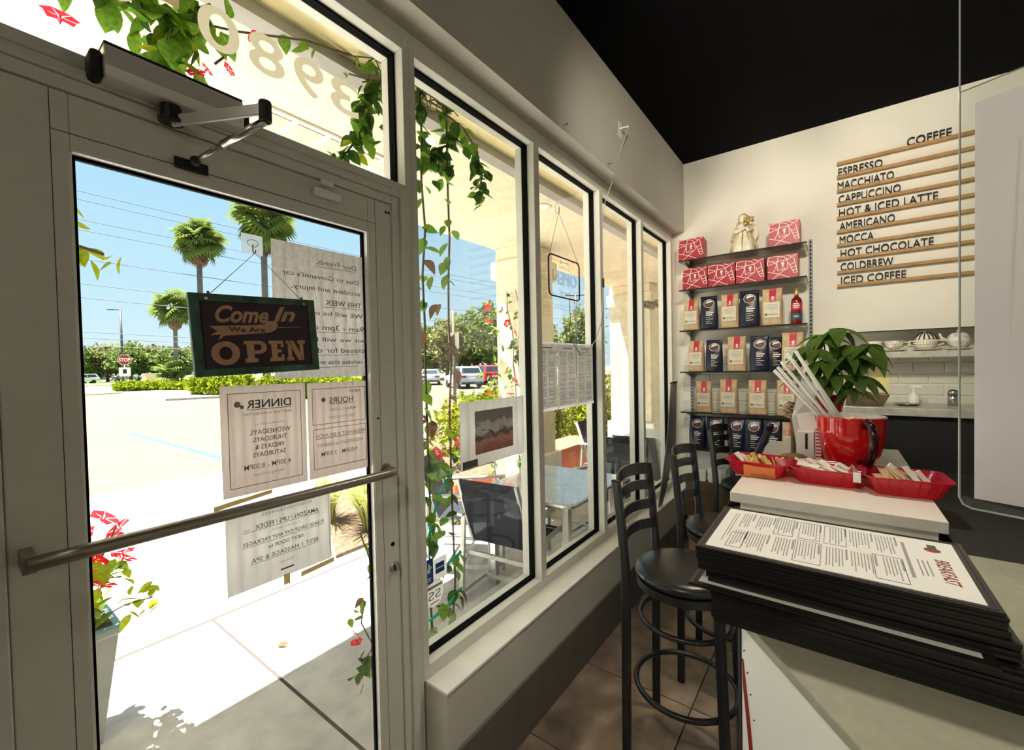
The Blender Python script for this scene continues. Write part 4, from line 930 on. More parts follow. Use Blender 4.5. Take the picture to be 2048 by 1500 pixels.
# coffee bags
def bag(kind):
    t = thing('coffee_bag', (0,0,0), '', 'bag'); w_, h, d_ = .134, .275, .078
    prof = [(0,1,.5),(.03,1,.52),(.3,1.02,.53),(.6,1.0,.48),(.78,.97,.34),(.90,.95,.16),(.97,.97,.06),(1.0,.98,.05)]
    vs = []; fs = []; n = 12
    for (t_, sw, sd_) in prof:
        a = w_/2*sw; b = d_*sd_
        for k in range(n):
            an = 2*PI*k/n; cx = math.copysign(abs(math.cos(an))**.35, math.cos(an)); cy = math.copysign(abs(math.sin(an))**.55, math.sin(an))
            vs.append((a*cx, b*cy + .0015*math.sin(k*3+t_*17), h*t_))
    m_ = len(prof); fs.append(tuple(range(n-1,-1,-1)))
    for i in range(m_-1):
        for k in range(n): fs.append((i*n+k,i*n+(k+1) % n,(i+1)*n+(k+1) % n,(i+1)*n+k))
    fs.append(tuple((m_-1)*n+k for k in range(n)))
    MB().add(vs, fs).build('pouch', M['kraftpaper'] if kind == 'k' else M['navy'], t, smooth=True)
    def fy(z):
        t_ = z/h
        for (a,_,da),(b,_,db) in zip(prof, prof[1:]):
            if a <= t_ <= b: return -d_*(da+(db-da)*(t_-a)/(b-a))
        return -d_*.05
    def patch(mb, x0,x1,z0,z1,off=.003,n_=8):
        for i in range(n_):
            za = z0+(z1-z0)*i/n_; zb = z0+(z1-z0)*(i+1)/n_
            mb.add([(x0,fy(za)-off,za),(x1,fy(za)-off,za),(x1,fy(zb)-off,zb),(x0,fy(zb)-off,zb)],[(0,1,2,3)])
    if kind == 'k':
        mb = MB(); patch(mb,-.018,.026,.175,.274); mb.build('red_label', M['redprint'], t)
        mb = MB(); patch(mb,-.050,.050,.055,.170); mb.build('paper_label', mat('cream_label', (.72,.66,.52), .6, noise=.08, scale=50), t) if 'cream_label' not in bpy.data.materials else mb.build('paper_label', bpy.data.materials['cream_label'], t)
        mb = MB(); mb.prism([(-.004,.190),(.006,.188),(.011,.197),(.007,.205),(.012,.210),(.006,.217),(-.003,.211),(-.006,.203),(.002,.198)],-.0008,0,T=lambda x,z,k:(x+.002,fy(z)-.0036+k,z)); patch(mb,-.010,.018,.183,.1855,.004,1); mb.build('emblem', M['whiteprint'], t)
        mb = MB()
        for k,(a,b) in enumerate(((-.03,.03),(-.04,.035),(-.038,.04),(-.02,.02))): patch(mb,a,b,.150-k*.011,.1535-k*.011,.0036,1)
        patch(mb,-.022,.04,.076,.083,.0036,1); mb.build('print', M['inkfaint'], t)
        mb = MB(); mb.lathe([(0,0),(.010,0.0),(.010,.0006)],(-.036,fy(.079)-.0036,.079),14,(0,-1,0)); mb.build('green_seal', mat('green_seal',(.10,.22,.08),.6) if 'green_seal' not in bpy.data.materials else bpy.data.materials['green_seal'], t)
    else:
        mb = MB(); mb.prism([(.004+.040*math.cos(a),.212+.036*math.sin(a)) for a in [k*2*PI/20 for k in range(20)]],-.0008,.0008,T=lambda x,z,k:(x,fy(z)-.004+k,z)); mb.build('round_logo', M['whiteprint'], t)
        mb = MB(); mb.prism([(.004+.036*math.cos(a),.212+.032*math.sin(a)) for a in [k*2*PI/20 for k in range(20)]],-.0008,.0008,T=lambda x,z,k:(x,fy(z)-.0052+k,z)); mb.build('logo_disc', M['navy'], t)
        mb = MB(); mb.prism([(-.022,.204),(.033,.220),(.030,.202),(.006,.186),(-.014,.192)],-.0008,.0008,T=lambda x,z,k:(x,fy(z)-.0064+k,z)); mb.build('logo_red', mat('maroon_print',(.22,.03,.03),.5) if 'maroon_print' not in bpy.data.materials else bpy.data.materials['maroon_print'], t)
        mb = MB(); mb.prism([(-.022,.210),(.034,.226),(.028,.232),(.006,.240),(-.012,.234)],-.0008,.0008,T=lambda x,z,k:(x,fy(z)-.0064+k,z))
        for k,(a,b,hh_) in enumerate(((-.018,.020,.004),(-.018,.040,.009),(-.018,.030,.009),(-.018,.012,.004),(-.018,.036,.004),(-.018,.014,.004),(-.018,.03,.004))): patch(mb,a,b,.145-k*.0165,.145-k*.0165+hh_,.004,1)
        mb.build('print', M['whiteprint'], t)
    return t
bk = bag('k'); bb = bag('b'); used = {'k':False,'b':False}
def place_bag(kind, x, z, lab, sc=1, rz=0, y=3.905):
    b = (bk if kind == 'k' else bb) if not used[kind] else copy_tree(bk if kind == 'k' else bb); used[kind] = True
    b.location = (x,y,z+.0006); b.rotation_euler = (0,0,rz); b.scale = (sc,sc,sc); b['label'] = lab; b['group'] = 'kraft coffee bags' if kind == 'k' else 'blue coffee bags'
place_bag('k',.200,1.869,'kraft coffee bag at the left end of the bottle shelf',.95)
place_bag('b',.338,1.869,'navy foil coffee bag, left of two on the bottle shelf',1.0,.05)
place_bag('k',.497,1.869,'kraft coffee bag between the two navy bags on the bottle shelf')
place_bag('b',.638,1.869,'navy foil coffee bag, right of two on the bottle shelf',1.04)
place_bag('k',.795,1.869,'kraft coffee bag beside the red bottle',1.03)
place_bag('k',.235,1.517,'kraft coffee bag at the left end of the shelf under the bottle shelf',.95)
place_bag('b',.375,1.517,'navy foil coffee bag, left one on the shelf under the bottle shelf',.95)
place_bag('k',.545,1.517,'kraft coffee bag between the navy bags on the shelf under the bottle shelf',1.02)
place_bag('b',.705,1.517,'navy foil coffee bag, right one on the shelf under the bottle shelf')
place_bag('b',.80,1.517,'navy foil coffee bag partly hidden by the plant on the shelf under the bottle shelf',.95,.3,3.94)
place_bag('k',.925,1.517,'kraft coffee bag behind the money tree leaves',1.05)
place_bag('k',.290,1.174,'kraft coffee bag at the left end of the four-bag shelf',.95,.1)
place_bag('k',.482,1.174,'kraft coffee bag second from the left on the four-bag shelf')
place_bag('k',.690,1.174,'kraft coffee bag third from the left on the four-bag shelf',.98)
place_bag('k',.885,1.174,'kraft coffee bag at the right end of the four-bag shelf, behind the pine cone',.98)
for i,(x,lab) in enumerate(((.235,'navy coffee bag at the left end of the bottom shelf'),(.375,'navy coffee bag second from the left on the bottom shelf, behind the stool'),(.535,'navy coffee bag with the clearest round logo on the bottom shelf'),(.655,'navy coffee bag right of the clear logo on the bottom shelf'),(.785,'navy coffee bag behind the pepper mill'))):
    place_bag('b',x,.86,lab,1.0,(-.1,.05,0,.1,0)[i],3.92)
place_bag('k',.915,.86,'kraft coffee bag at the right end of the bottom shelf, red label showing',.95)
# syrup bottle
o = thing('syrup_bottle', (.952,3.90,1.869), 'dark red syrup bottle with gold cap at the end of a shelf', 'bottle'); bcn = (.952,3.90,1.8695)
MB().lathe([(0,0),(.034,0),(.036,.01),(.036,.165),(.032,.185),(.014,.205),(.0125,.215),(0,.215)], bcn, 20).build('bottle_body', mat('red_syrup',(.20,.012,.010),.12), o, smooth=True)
MB().lathe([(.0135,.213),(.0145,.215),(.0140,.268),(0,.270)], bcn, 16).build('gold_cap', M['gold'], o, smooth=True)
MB().lathe([(.0364,.035),(.0366,.036),(.0366,.075),(.0364,.076)], bcn, 20).build('blue_label', mat('teal_label',(.02,.10,.16),.5), o)
MB().lathe([(.0364,.105),(.0366,.106),(.0366,.155),(.0364,.156)], bcn, 20).build('red_label', M['redprint'], o)
mb = MB()
for z, w_ in ((.052,.016),(.118,.02),(.132,.022),(.146,.016)): mb.box(.952-w_,.952+w_,3.8625,3.8632,1.8695+z,1.8695+z+.006)
mb.build('print', M['whiteprint'], o)
# figurine
o = thing('angel_figurine', (.60,3.95,2.466), 'ivory and gold robed angel figurine between the red boxes', 'figurine'); fc = Vector((.595,3.955,2.4658))
MB().lathe([(0,0),(.098,0),(.102,.012),(.088,.07),(.062,.14),(.045,.19),(.048,.215),(.040,.235),(.014,.25),(0,.252)], fc, 40, wob=lambda a,z: .09*math.sin(a*6+1)*(1-z/.26)).build('robe', M['ivory'], o, smooth=True)
mb = MB()
for k in range(5):
    a = -PI/2 + (k-2)*.55; mb.tube([fc+Vector((r_*math.cos(a),r_*math.sin(a),z)) for r_,z in ((.100,.012),(.088,.07),(.063,.14),(.048,.19))], .004, 6)
mb.build('gold_trim', M['gold'], o, smooth=True)
MB().ball(fc+Vector((-.004,-.004,.282)), .030,.030,.036,16,10).build('head', M['ivory'], o, smooth=True)
mb = MB(); mb.ball(fc+Vector((-.004,.006,.292)), .034,.032,.034,14,8)
for k in range(9): mb.ball(fc+Vector((.034*math.cos(k*.7),.01+.02*math.sin(k*.7),.285+.012*math.sin(k*2))), .013,n=8,m=5)
mb.build('hair', M['gold'], o, smooth=True)
mb = MB()
for s_ in (-1,1): mb.tube([fc+Vector((s_*.042,0,.215)),fc+Vector((s_*.060,-.03,.175)),fc+Vector((s_*.035,-.06,.17)),fc+Vector((.03,-.072,.19))], [.016,.018,.014,.009], 8)
mb.build('sleeve', M['ivory'], o, smooth=True)
mb = MB(); rnd = random.Random(4)
for k in range(16): mb.ball(fc+Vector((.045+rnd.uniform(-.03,.03),-.065+rnd.uniform(-.02,.02),.235+rnd.uniform(-.03,.03))), rnd.uniform(.009,.014),n=8,m=5)
mb.build('bouquet', M['gold'], o, smooth=True)
for s_ in (-1,1): MB().prism([(.01,.16),(.075,.10),(.098,.15),(.09,.215),(.06,.245),(.015,.225)], .028,.038, T=lambda x,z,k: tuple(fc+Vector((s_*x,k+abs(x)*.3,z)))).build('wing', M['ivory'], o, bevel=.004)
# boxes on the floor under the shelves
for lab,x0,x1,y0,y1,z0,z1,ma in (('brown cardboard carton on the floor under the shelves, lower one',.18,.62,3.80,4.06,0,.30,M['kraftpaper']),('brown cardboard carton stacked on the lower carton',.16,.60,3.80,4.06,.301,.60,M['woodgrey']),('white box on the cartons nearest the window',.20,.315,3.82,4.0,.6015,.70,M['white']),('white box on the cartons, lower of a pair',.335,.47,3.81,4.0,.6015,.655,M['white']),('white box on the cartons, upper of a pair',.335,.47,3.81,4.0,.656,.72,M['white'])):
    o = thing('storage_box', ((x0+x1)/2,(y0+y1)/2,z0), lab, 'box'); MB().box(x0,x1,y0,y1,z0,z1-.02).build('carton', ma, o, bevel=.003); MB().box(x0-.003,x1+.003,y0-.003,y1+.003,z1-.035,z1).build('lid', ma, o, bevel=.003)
# grey board standing on the sill in the corner
o = thing('leaning_board', (.08,3.6,.475), 'grey board standing on the sill beside the coffee shelves', 'board')
MB().prism([(3.33,.477),(3.42,.477),(3.52,.56),(3.80,.90),(3.86,1.43),(3.70,1.425),(3.58,.98),(3.45,.70)], .075,.083, T=lambda y,z,k:(k,y,z)).build('board', M['greypanel'], o, bevel=.002)
MB().prism([(3.69,1.42),(3.87,1.426),(3.87,1.436),(3.69,1.43)], .073,.085, T=lambda y,z,k:(k,y,z)).build('top_edge', M['blackmatte'], o)

# ================================================================== COFFEE MENU RAILS
rails = [('COFFEE',3.045,.22,1.585),('ESPRESSO',2.945,.25,1.207),('MACCHIATO',2.845,.315,1.203),('CAPPUCCINO',2.745,.345,1.208),('HOT & ICED LATTE',2.645,.53,1.210),('AMERICANO',2.545,.31,1.212),('MOCCA',2.445,.195,1.213),('HOT CHOCOLATE',2.345,.50,1.218),('COLDBREW',2.245,.295,1.218),('ICED COFFEE',2.145,.36,1.220)]
for s, z, w_, x in rails:
    o = thing('menu_rail', (1.2,YE-.03,z), 'wooden letter rail on the end wall spelling ' + s, 'menu rail', 'coffee menu rails')
    MB().box(1.198,2.36,YE-.034,YE-.001,z-.014,z+.008).build('rail', M['wood'], o, bevel=.001)
    mb = MB()
    for dy in (-.003,.003): put_text(mb, s, (x,YE-.018+dy,z+.009), (1,0,0), (0,0,1), width=w_, height=.058, bold=.0, res=3)
    mb.build('lettering', M['blackmatte'], o)
# ================================================================== BACK COUNTER AND CUP SHELF
o = thing('back_counter', (1.8,3.85,0), 'grey-topped black back counter along the tiled end wall', 'counter')
MB().box(1.09,3.2,3.60,4.07,1.235,1.285).build('counter_top', M['counterstone'], o, bevel=.004); MB().box(1.12,3.18,3.64,4.06,0,1.235).build('cabinet', M['blackmatte'], o)
o = thing('cup_shelf', (1.7,3.95,1.6), 'grey shelf carrying teapots and cups above the tiles', 'shelf')
MB().box(1.19,2.5,3.845,YE-.002,1.598,1.640).build('board', M['counterstone'], o, bevel=.003)
for x in (1.22,2.46): MB().box(x-.004,x+.004,3.9,YE-.002,1.54,1.598).build('bracket', M['alu'], o)
o = thing('glass_rail', (1.7,3.9,1.78), 'thin glass shelf above the teapots', 'shelf')
MB().box(1.19,2.5,3.88,YE-.002,1.778,1.784).build('glass_plate', M['shelfglass'], o); MB().box(1.19,2.5,3.878,3.8802,1.7775,1.7845).build('front_edge', M['blackmatte'], o)
def saucer(x, y, z, lab):
    tag(MB().lathe([(0,0),(.04,0),(.072,.010),(.075,.012),(.07,.013),(.04,.005),(0,.004)], (x,y,z), 24).build('saucer', M['cream'], smooth=True), lab, 'saucer')
zc = 1.6405
saucer(1.505,3.93,zc,'white saucer under the floral cup'); saucer(1.66,3.93,zc,'white saucer under the striped sugar bowl'); saucer(1.815,3.93,zc,'white saucer at the right end of the cup shelf')
o = thing('white_mug', (1.40,3.92,zc), 'plain white mug at the left of the cup shelf', 'cup')
MB().lathe([(0,0),(.030,0),(.036,.06),(.038,.075),(.035,.075),(.032,.06),(0,.01)], (1.405,3.92,zc), 20).build('body', M['cream'], o, smooth=True)
o = thing('floral_cup', (1.505,3.93,zc), 'white cup with dark speckles on its saucer', 'cup')
MB().lathe([(0,0),(.025,0),(.045,.025),(.055,.06),(.052,.06),(.042,.03),(0,.01)], (1.505,3.93,zc+.0128), 24).build('body', mat('speckled_cup', (.72,.66,.56), .25, noise=.4, scale=60), o, smooth=True)
MB().tube([(1.557,3.915,zc+.062),(1.58,3.905,zc+.058),(1.582,3.905,zc+.036),(1.55,3.915,zc+.028)], .005, 8).build('handle', M['cream'], o, smooth=True)
o = thing('striped_sugar_bowl', (1.66,3.93,zc), 'white sugar bowl with black striped lid on its saucer', 'bowl')
MB().lathe([(0,0),(.035,0),(.055,.02),(.062,.04),(.058,.058),(0,.06)], (1.66,3.93,zc+.0128), 28).build('body', M['cream'], o, smooth=True)
MB().lathe([(.058,.058),(.05,.078),(.03,.098),(.010,.106),(0,.107)], (1.66,3.93,zc+.0128), 28).build('lid', M['cream'], o, smooth=True)
mb = MB()
for k in range(14):
    a = k*2*PI/14; mb.tube([(1.66+r_*math.cos(a),3.93+r_*math.sin(a),zc+.0138+z) for r_, z in ((.0575,.060),(.0495,.079),(.0295,.0985),(.012,.1065))], [.004,.0038,.003,.0015], 5)
for k in range(24):
    a = k*2*PI/24
    for z, r_ in ((.030,.0595),(.044,.0618)): mb.box(1.66+r_*math.cos(a)-.003,1.66+r_*math.cos(a)+.003,3.93+r_*math.sin(a)-.001,3.93+r_*math.sin(a)+.001,zc+.0128+z-.002,zc+.0128+z+.002)
mb.build('stripe', M['blackmatte'], o); MB().ball((1.66,3.93,zc+.126),.009).build('knob', M['cream'], o, smooth=True)
mb = MB()
for s_ in (-1,1): mb.tube([(1.66+s_*.055,3.92,zc+.066),(1.66+s_*.083,3.91,zc+.066),(1.66+s_*.086,3.91,zc+.045),(1.66+s_*.058,3.92,zc+.035)], .005, 8)
mb.build('handle', M['cream'], o, smooth=True)
o = thing('white_teapot', (1.815,3.93,zc), 'white teapot with dark motif at the right end of the cup shelf', 'teapot')
MB().lathe([(0,0),(.03,0),(.052,.03),(.055,.06),(.040,.09),(.028,.098),(0,.10)], (1.815,3.93,zc+.0128), 24).build('body', mat('motif_teapot', (.76,.72,.62), .25, noise=.3, scale=40), o, smooth=True)
MB().tube([(1.765,3.92,zc+.06),(1.735,3.915,zc+.08),(1.725,3.912,zc+.11)], [.012,.008,.006], 8).build('spout', M['cream'], o, smooth=True); MB().ball((1.815,3.93,zc+.122),.010).build('knob', M['cream'], o, smooth=True)
# bits on the back counter
tag(MB().box(1.382,1.489,YE-.0085,YE-.0078,1.37,1.52).build('sticky_note', M['yellownote']), 'yellow paper note stuck to the white tiles', 'note')
o = thing('soap_dispenser', (1.60,3.9,1.285), 'small white pump dispenser on the back counter', 'dispenser')
MB().lathe([(0,0),(.028,0),(.03,.01),(.03,.06),(.012,.075),(.012,.085),(0,.085)], (1.60,3.9,1.2855), 18).build('bottle', M['white'], o, smooth=True); MB().cyl((1.60,3.9,1.36),(1.60,3.9,1.405),.008).box(1.585,1.64,3.893,3.907,1.398,1.415).build('pump', M['white'], o)
o = thing('metal_shaker', (1.785,3.9,1.285), 'small metal shaker at the right end of the back counter', 'shaker')
MB().lathe([(0,0),(.026,0),(.024,.075),(0,.076)], (1.785,3.9,1.2855), 18).build('body', M['steel'], o, smooth=True); MB().lathe([(.026,.074),(.028,.082),(.02,.10),(0,.104)], (1.785,3.9,1.2855), 18).build('cap', M['steel'], o, smooth=True)
o = thing('plate', (1.57,3.85,1.285), 'small glass plate on the back counter before the white dispenser', 'plate')
MB().lathe([(0,.0),(.04,.0),(.07,.012),(.072,.014),(.04,.006),(0,.005)], (1.56,3.82,1.2855), 24).build('dish', M['steel'], o, smooth=True)
o = thing('wooden_trough', (1.36,3.75,1.285), 'dark wooden trough on the back counter beside the plant', 'trough')
MB().prism([(1.24,1.2855),(1.43,1.2855),(1.465,1.36),(1.25,1.375)], 3.68, 3.80, T=lambda x,z,y:(x,y,z)).build('body', M['woodgrey'], o, bevel=.004); MB().prism([(1.26,1.372),(1.455,1.357),(1.456,1.364),(1.26,1.378)], 3.675, 3.805, T=lambda x,z,y:(x,y,z)).build('rim', M['wood'], o)
# ================================================================== OUTDOORS: GROUND AND PORCH
GZ = -.02
sw = struct(MB().box(-6.85,-.115,-14,40,GZ-.2,GZ-.005).build('sidewalk', M['grout']))
def slab(x0,x1,y0,y1): 
    MB().box(x0+.008,x1-.008,y0+.008,y1-.008,GZ-.1,GZ).build('slab', M['concrete'], sw, bevel=.006)
ys = [-13.2,-10.35,-7.5,-4.65,-1.8,1.05,3.9,6.75,9.6,12.45,15.3]
for a, b in zip(ys, ys[1:]):
    slab(-2.092,-.118,a,b)
for a, b in ((-13.2,-6.6),(-6.6,-.6),(-.6,4.4),(4.4,9.6),(9.6,15.3)): slab(-6.8,-2.108,a,b)
bed = struct(MB().prism([(-2.25,2.02),(-2.25,16),(-6.6,16),(-6.6,7.2),(-5.0,4.7),(-4.1,3.3),(-3.2,2.5)], GZ-.05, GZ+.03).build('planting_bed', M['mulch']))
lot = struct(MB().box(-47,-6.85,-40,90,GZ-.25,GZ-.03).build('parking_lot', M['asphalt']))
tag(MB().box(-14.5,-7.6,3.18,3.32,GZ-.0302,GZ-.026).build('parking_line', M['bluepaint']), 'blue painted parking line on the asphalt lot', 'line')
struct(MB().box(-53,-47,-60,140,GZ-.25,GZ+.02).build('verge', M['lawn']))
struct(MB().box(-52,-50,-60,140,GZ-.2,GZ+.04).build('far_walk', M['concrete']))
struct(MB().box(-84,-53,-120,220,GZ-.25,GZ-.05).build('road', M['road']))
struct(MB().box(-220,-84,-220,320,GZ-.25,GZ+.02).build('far_lawn', M['lawn']))
struct(MB().box(-47,-6.85,90,200,GZ-.25,GZ+.02).build('side_lawn', M['lawn']))
# island kerb for the first hedge
o = tag(MB().prism([(-47,9.5),(-30.5,8.2),(-29.8,11),(-33,16),(-47,16)], GZ-.03, GZ+.1).build('kerb_island', M['concrete']), 'pale kerbed island under the clipped hedges across the lot', 'kerb')
o['kind'] = 'structure'
# porch roof, soffit, columns
struct(MB().box(-1.86,-.12,-14,24,2.90,3.5).build('porch_soffit', M['stucco']))
struct(MB().box(-.38,-.12,-14,24,2.845,2.899).build('porch_trim_inner', M['yellowtrim']))
struct(MB().box(-.46,-.381,-14,24,2.80,2.899).build('porch_trim_grey', M['greytrim']))
struct(MB().box(-.13,.09,YE+.11,24,-.05,3.5).build('facade_wall', M['stuccow']))
struct(MB().box(-.135,-.116,-14,-.06,-.05,2.9).build('facade_wall_near', M['stuccow']))
def column(y0, y1, x0=-1.84, x1=-1.38, lab=''):
    t = thing('porch_column', ((x0+x1)/2,(y0+y1)/2,GZ), lab, 'column')
    MB().box(x0,x1,y0,y1,GZ,2.898).build('shaft', M['stucco'], t, bevel=.01)
    MB().box(x0-.05,x1+.05,y0-.05,y1+.05,GZ,.62).build('plinth', M['stuccow'], t, bevel=.012)
    MB().box(x0-.04,x1+.04,y0-.04,y1+.04,2.55,2.75).build('capital', M['stucco'], t, bevel=.012)
column(3.78,4.24,lab='cream stucco porch column wrapped in red-flowered vine')
column(6.95,7.55,-1.9,-1.2,lab='pale stucco porch column further along the walk')
column(10.6,11.2,-1.9,-1.2,lab='pale stucco porch column furthest along the walk')
# soffit vent and downlight
v = thing('soffit_vent', (-1.22,1.28,2.88), 'white louvred vent in the porch soffit over the door', 'vent')
MB().box(-1.42,-1.03,.98,1.72,2.885,2.8995).build('frame', M['white'], v, bevel=.003)
for k in range(4):
    MB().box(-1.39,-1.06,1.0+k*.18,1.15+k*.18,2.880,2.8855).build('louvre_panel', mat('louvre', (.60,.53,.40), .7, noise=.25, scale=60) if 'louvre' not in bpy.data.materials else bpy.data.materials['louvre'], v)
v = thing('soffit_downlight', (-.74,3.03,2.88), 'round recessed downlight in the porch soffit', 'downlight')
MB().lathe([(.05,.0),(.075,0),(.08,.008),(.05,.008)], (-.74,3.03,2.8905), 24).build('trim_ring', M['white'], v, smooth=True); MB().lathe([(0,.006),(.05,.006),(.05,.002)], (-.74,3.03,2.8905), 20).build('lamp_face', M['greytrim'], v)
v = thing('louvred_bracket', (-1.0,7.0,2.5), 'dark slatted trellis under the porch roof far along the walk', 'trellis')
for k in range(4): MB().box(-1.2+k*.16,-1.14+k*.16,6.2,7.0,2.46,2.50).build('slat', M['woodgrey'], v)
MB().box(-1.25,-.62,6.55,6.6,2.5,2.53).build('rail', M['woodgrey'], v); MB().box(-.95,-.93,6.56,6.58,2.53,2.898).build('hanger', M['steel'], v)

# ================================================================== OUTDOOR FURNITURE
def outdoor_table(lab, loc, sx_=.80, sy_=.91):
    t = thing('patio_table', (0,0,0), lab, 'table', 'patio tables'); a, b, r_ = sx_/2, sy_/2, .06
    P = []
    for (x,y,a0) in ((a-r_,b-r_,0),(-a+r_,b-r_,PI/2),(-a+r_,-b+r_,PI),(a-r_,-b+r_,1.5*PI)):
        for k in range(5): P.append((x+r_*math.cos(a0+k*PI/8), y+r_*math.sin(a0+k*PI/8)))
    MB().prism(P, .700, .722).build('rim', M['alu'], t, bevel=.004)
    Q = [(x*.965,y*.965) for x,y in P]; MB().prism(Q, .721, .7245).build('table_top', M['tabletop'], t)
    mb = MB()
    for k in range(1,22): mb.box(-a*.95+k*.0345,-a*.95+k*.0345+.004,-b*.93,b*.93,.7245,.7255)
    for k in range(1,25): mb.box(-a*.93,a*.93,-b*.95+k*.0345,-b*.95+k*.0345+.004,.7245,.7256)
    mb.build('weave_ridge', M['tabletop'], t)
    for i in (-1,1):
        for j in (-1,1): MB().box(i*(a-.09)-.024,i*(a-.09)+.024,j*(b-.09)-.024,j*(b-.09)+.024,0,.70).build('leg', M['alu'], t, bevel=.004)
        MB().box(-a+.09,a-.09,i*(b-.09)-.012,i*(b-.09)+.012,.655,.70).build('apron', M['alu'], t); MB().box(i*(a-.09)-.012,i*(a-.09)+.012,-b+.09,b-.09,.655,.70).build('apron', M['alu'], t)
    t.location = loc; return t
outdoor_table('square patio table with shiny woven-look top right outside the second window', (-.545,2.83,GZ))
def patio_chair(seatmat):
    t = thing('patio_chair', (0,0,0), '', 'chair', 'sling patio chairs'); al = mat('chair_frame',(.58,.57,.52),.4,.2) if 'chair_frame' not in bpy.data.materials else bpy.data.materials['chair_frame']
    for s in (-1,1):
        x = s*.27
        MB().bar((x,-.30,0),(x,-.25,.60),.035,.022).build('back_leg', al, t, bevel=.004)
        MB().bar((x,.24,0),(x,.24,.62),.035,.022).build('front_leg', al, t, bevel=.004)
        MB().bar((x,-.28,.06),(x,.24,.06),.022,.03).build('side_stretcher', al, t, bevel=.003)
        MB().bar((x,-.30,.60),(x,.28,.635),.05,.022).build('armrest', al, t, bevel=.005)
        MB().bar((s*.235,-.19,.40),(s*.225,-.36,.87),.022,.03).build('back_upright', al, t, bevel=.004)
        MB().bar((s*.24,-.20,.40),(s*.24,.25,.42),.022,.03).build('seat_rail', al, t, bevel=.004)
    MB().bar((-.27,.22,.40),(.27,.22,.40),.022,.03).build('front_rail', al, t, bevel=.003)
    MB().bar((-.27,-.24,.33),(.27,-.24,.33),.022,.03).build('rear_rail', al, t, bevel=.003)
    MB().bar((-.27,.0,.06),(.27,.0,.06),.022,.03).build('cross_stretcher', al, t, bevel=.003)
    mb = MB(); n = 8
    for i in range(n):
        a = i/n; b = (i+1)/n; f_ = lambda t_: (-.195-.165*t_-.02*math.sin(PI*t_), .40+.47*t_)
        (ya,za),(yb,zb) = f_(a), f_(b); mb.add([(-.225,ya,za),(.225,ya,za),(.225,yb,zb),(-.225,yb,zb)],[(0,1,2,3)])
    mb.build('back_sling', seatmat, t, smooth=True)
    mb = MB()
    for i in range(n):
        a = i/n; b = (i+1)/n; f_ = lambda t_: (-.195+.445*t_, .405+.015*t_-.02*math.sin(PI*t_))
        (ya,za),(yb,zb) = f_(a), f_(b); mb.add([(-.235,ya,za),(.235,ya,za),(.235,yb,zb),(-.235,yb,zb)],[(0,1,2,3)])
    mb.build('seat_sling', seatmat, t, smooth=True)
    return t
pc1 = patio_chair(M['mesh']); pc1.location = (-.66,2.47,GZ); pc1.rotation_euler = (0,0,.10); pc1['label'] = 'grey sling patio chair with its back to the first window, nearest the glass'
for loc, rz, lab in (((-1.30,2.66,GZ),-PI/2+.5,'dark sling patio chair on the street side of the patio table'),((-.52,3.72,GZ),PI-.05,'dark sling patio chair facing the table from its far side'),((-.48,4.62,GZ),.05,'sling patio chair beyond the table, back towards the table'),((-1.15,5.2,GZ),-PI/2,'white-framed patio chair beside the orange planter')):
    c = copy_tree(pc1); c.location = loc; c.rotation_euler = (0,0,rz); c['label'] = lab
outdoor_table('second patio table further along the walk', (-.55,5.35,GZ))
o = thing('orange_planter', (-1.75,5.0,GZ), 'orange terracotta planter box beyond the patio table', 'planter')
MB().box(-1.95,-1.55,4.55,5.6,GZ,.52).build('box', M['terracotta'], o, bevel=.01); MB().box(-1.97,-1.53,4.53,5.62,.50,.55).build('rim', M['terracotta'], o, bevel=.008)
o = thing('trough_planter', (-2.1,3.6,GZ), 'terracotta trough planter with low plants behind the patio table', 'planter')
MB().box(-2.24,-1.92,3.15,4.1,GZ,.40).build('trough', M['terracotta'], o, bevel=.01); MB().box(-2.22,-1.94,3.17,4.08,.39,.405).build('soil', M['mulch'], o)
o = thing('orange_sign', (-1.3,8.9,.3), 'orange and white banner stand far along the walk', 'sign')
MB().box(-.95,-.35,9.0,9.03,.62,1.12).build('upper_panel', M['orangebox'], o); MB().box(-.95,-.35,9.0,9.03,.10,.34).build('lower_panel', M['orangebox'], o); MB().box(-.95,-.35,9.005,9.025,.34,.62).build('white_panel', M['white'], o)
for x in (-.97,-.35): MB().box(x,x+.02,9.0,9.03,GZ,1.14).build('post', M['alu'], o)

# ================================================================== VEGETATION
vleaf = leaf_mesh('leaf', M['leaf'], 1, .36, .12, .2, 5); vleafd = leaf_mesh('leaf', M['leafdark'], 1, .38, .12, .2, 5); vdry = leaf_mesh('leaf', M['leafdry'], 1, .28, .3, .4, 5); vyel = leaf_mesh('leaf', M['leafyellow'], 1, .30, .12, .2, 5)
def flower_mesh(ma):
    mb = MB()
    for k in range(5):
        a = k*2*PI/5; c, s = math.cos(a), math.sin(a); c2, s2 = math.cos(a+.35), math.sin(a+.35); c3, s3 = math.cos(a-.35), math.sin(a-.35)
        mb.add([(0,0,-.5),(.18*c3,.18*s3,0),(.18*c2,.18*s2,0),(.74*math.cos(a-.62),.74*math.sin(a-.62),.10),(.74*math.cos(a+.62),.74*math.sin(a+.62),.08),(.92*math.cos(a+.1),.92*math.sin(a+.1),.0)],[(0,1,2),(1,3,4,2),(3,5,4)])
    return mb.mesh('flower', ma)
fl_pink = flower_mesh(M['petal']); fl_red = flower_mesh(M['petalred'])
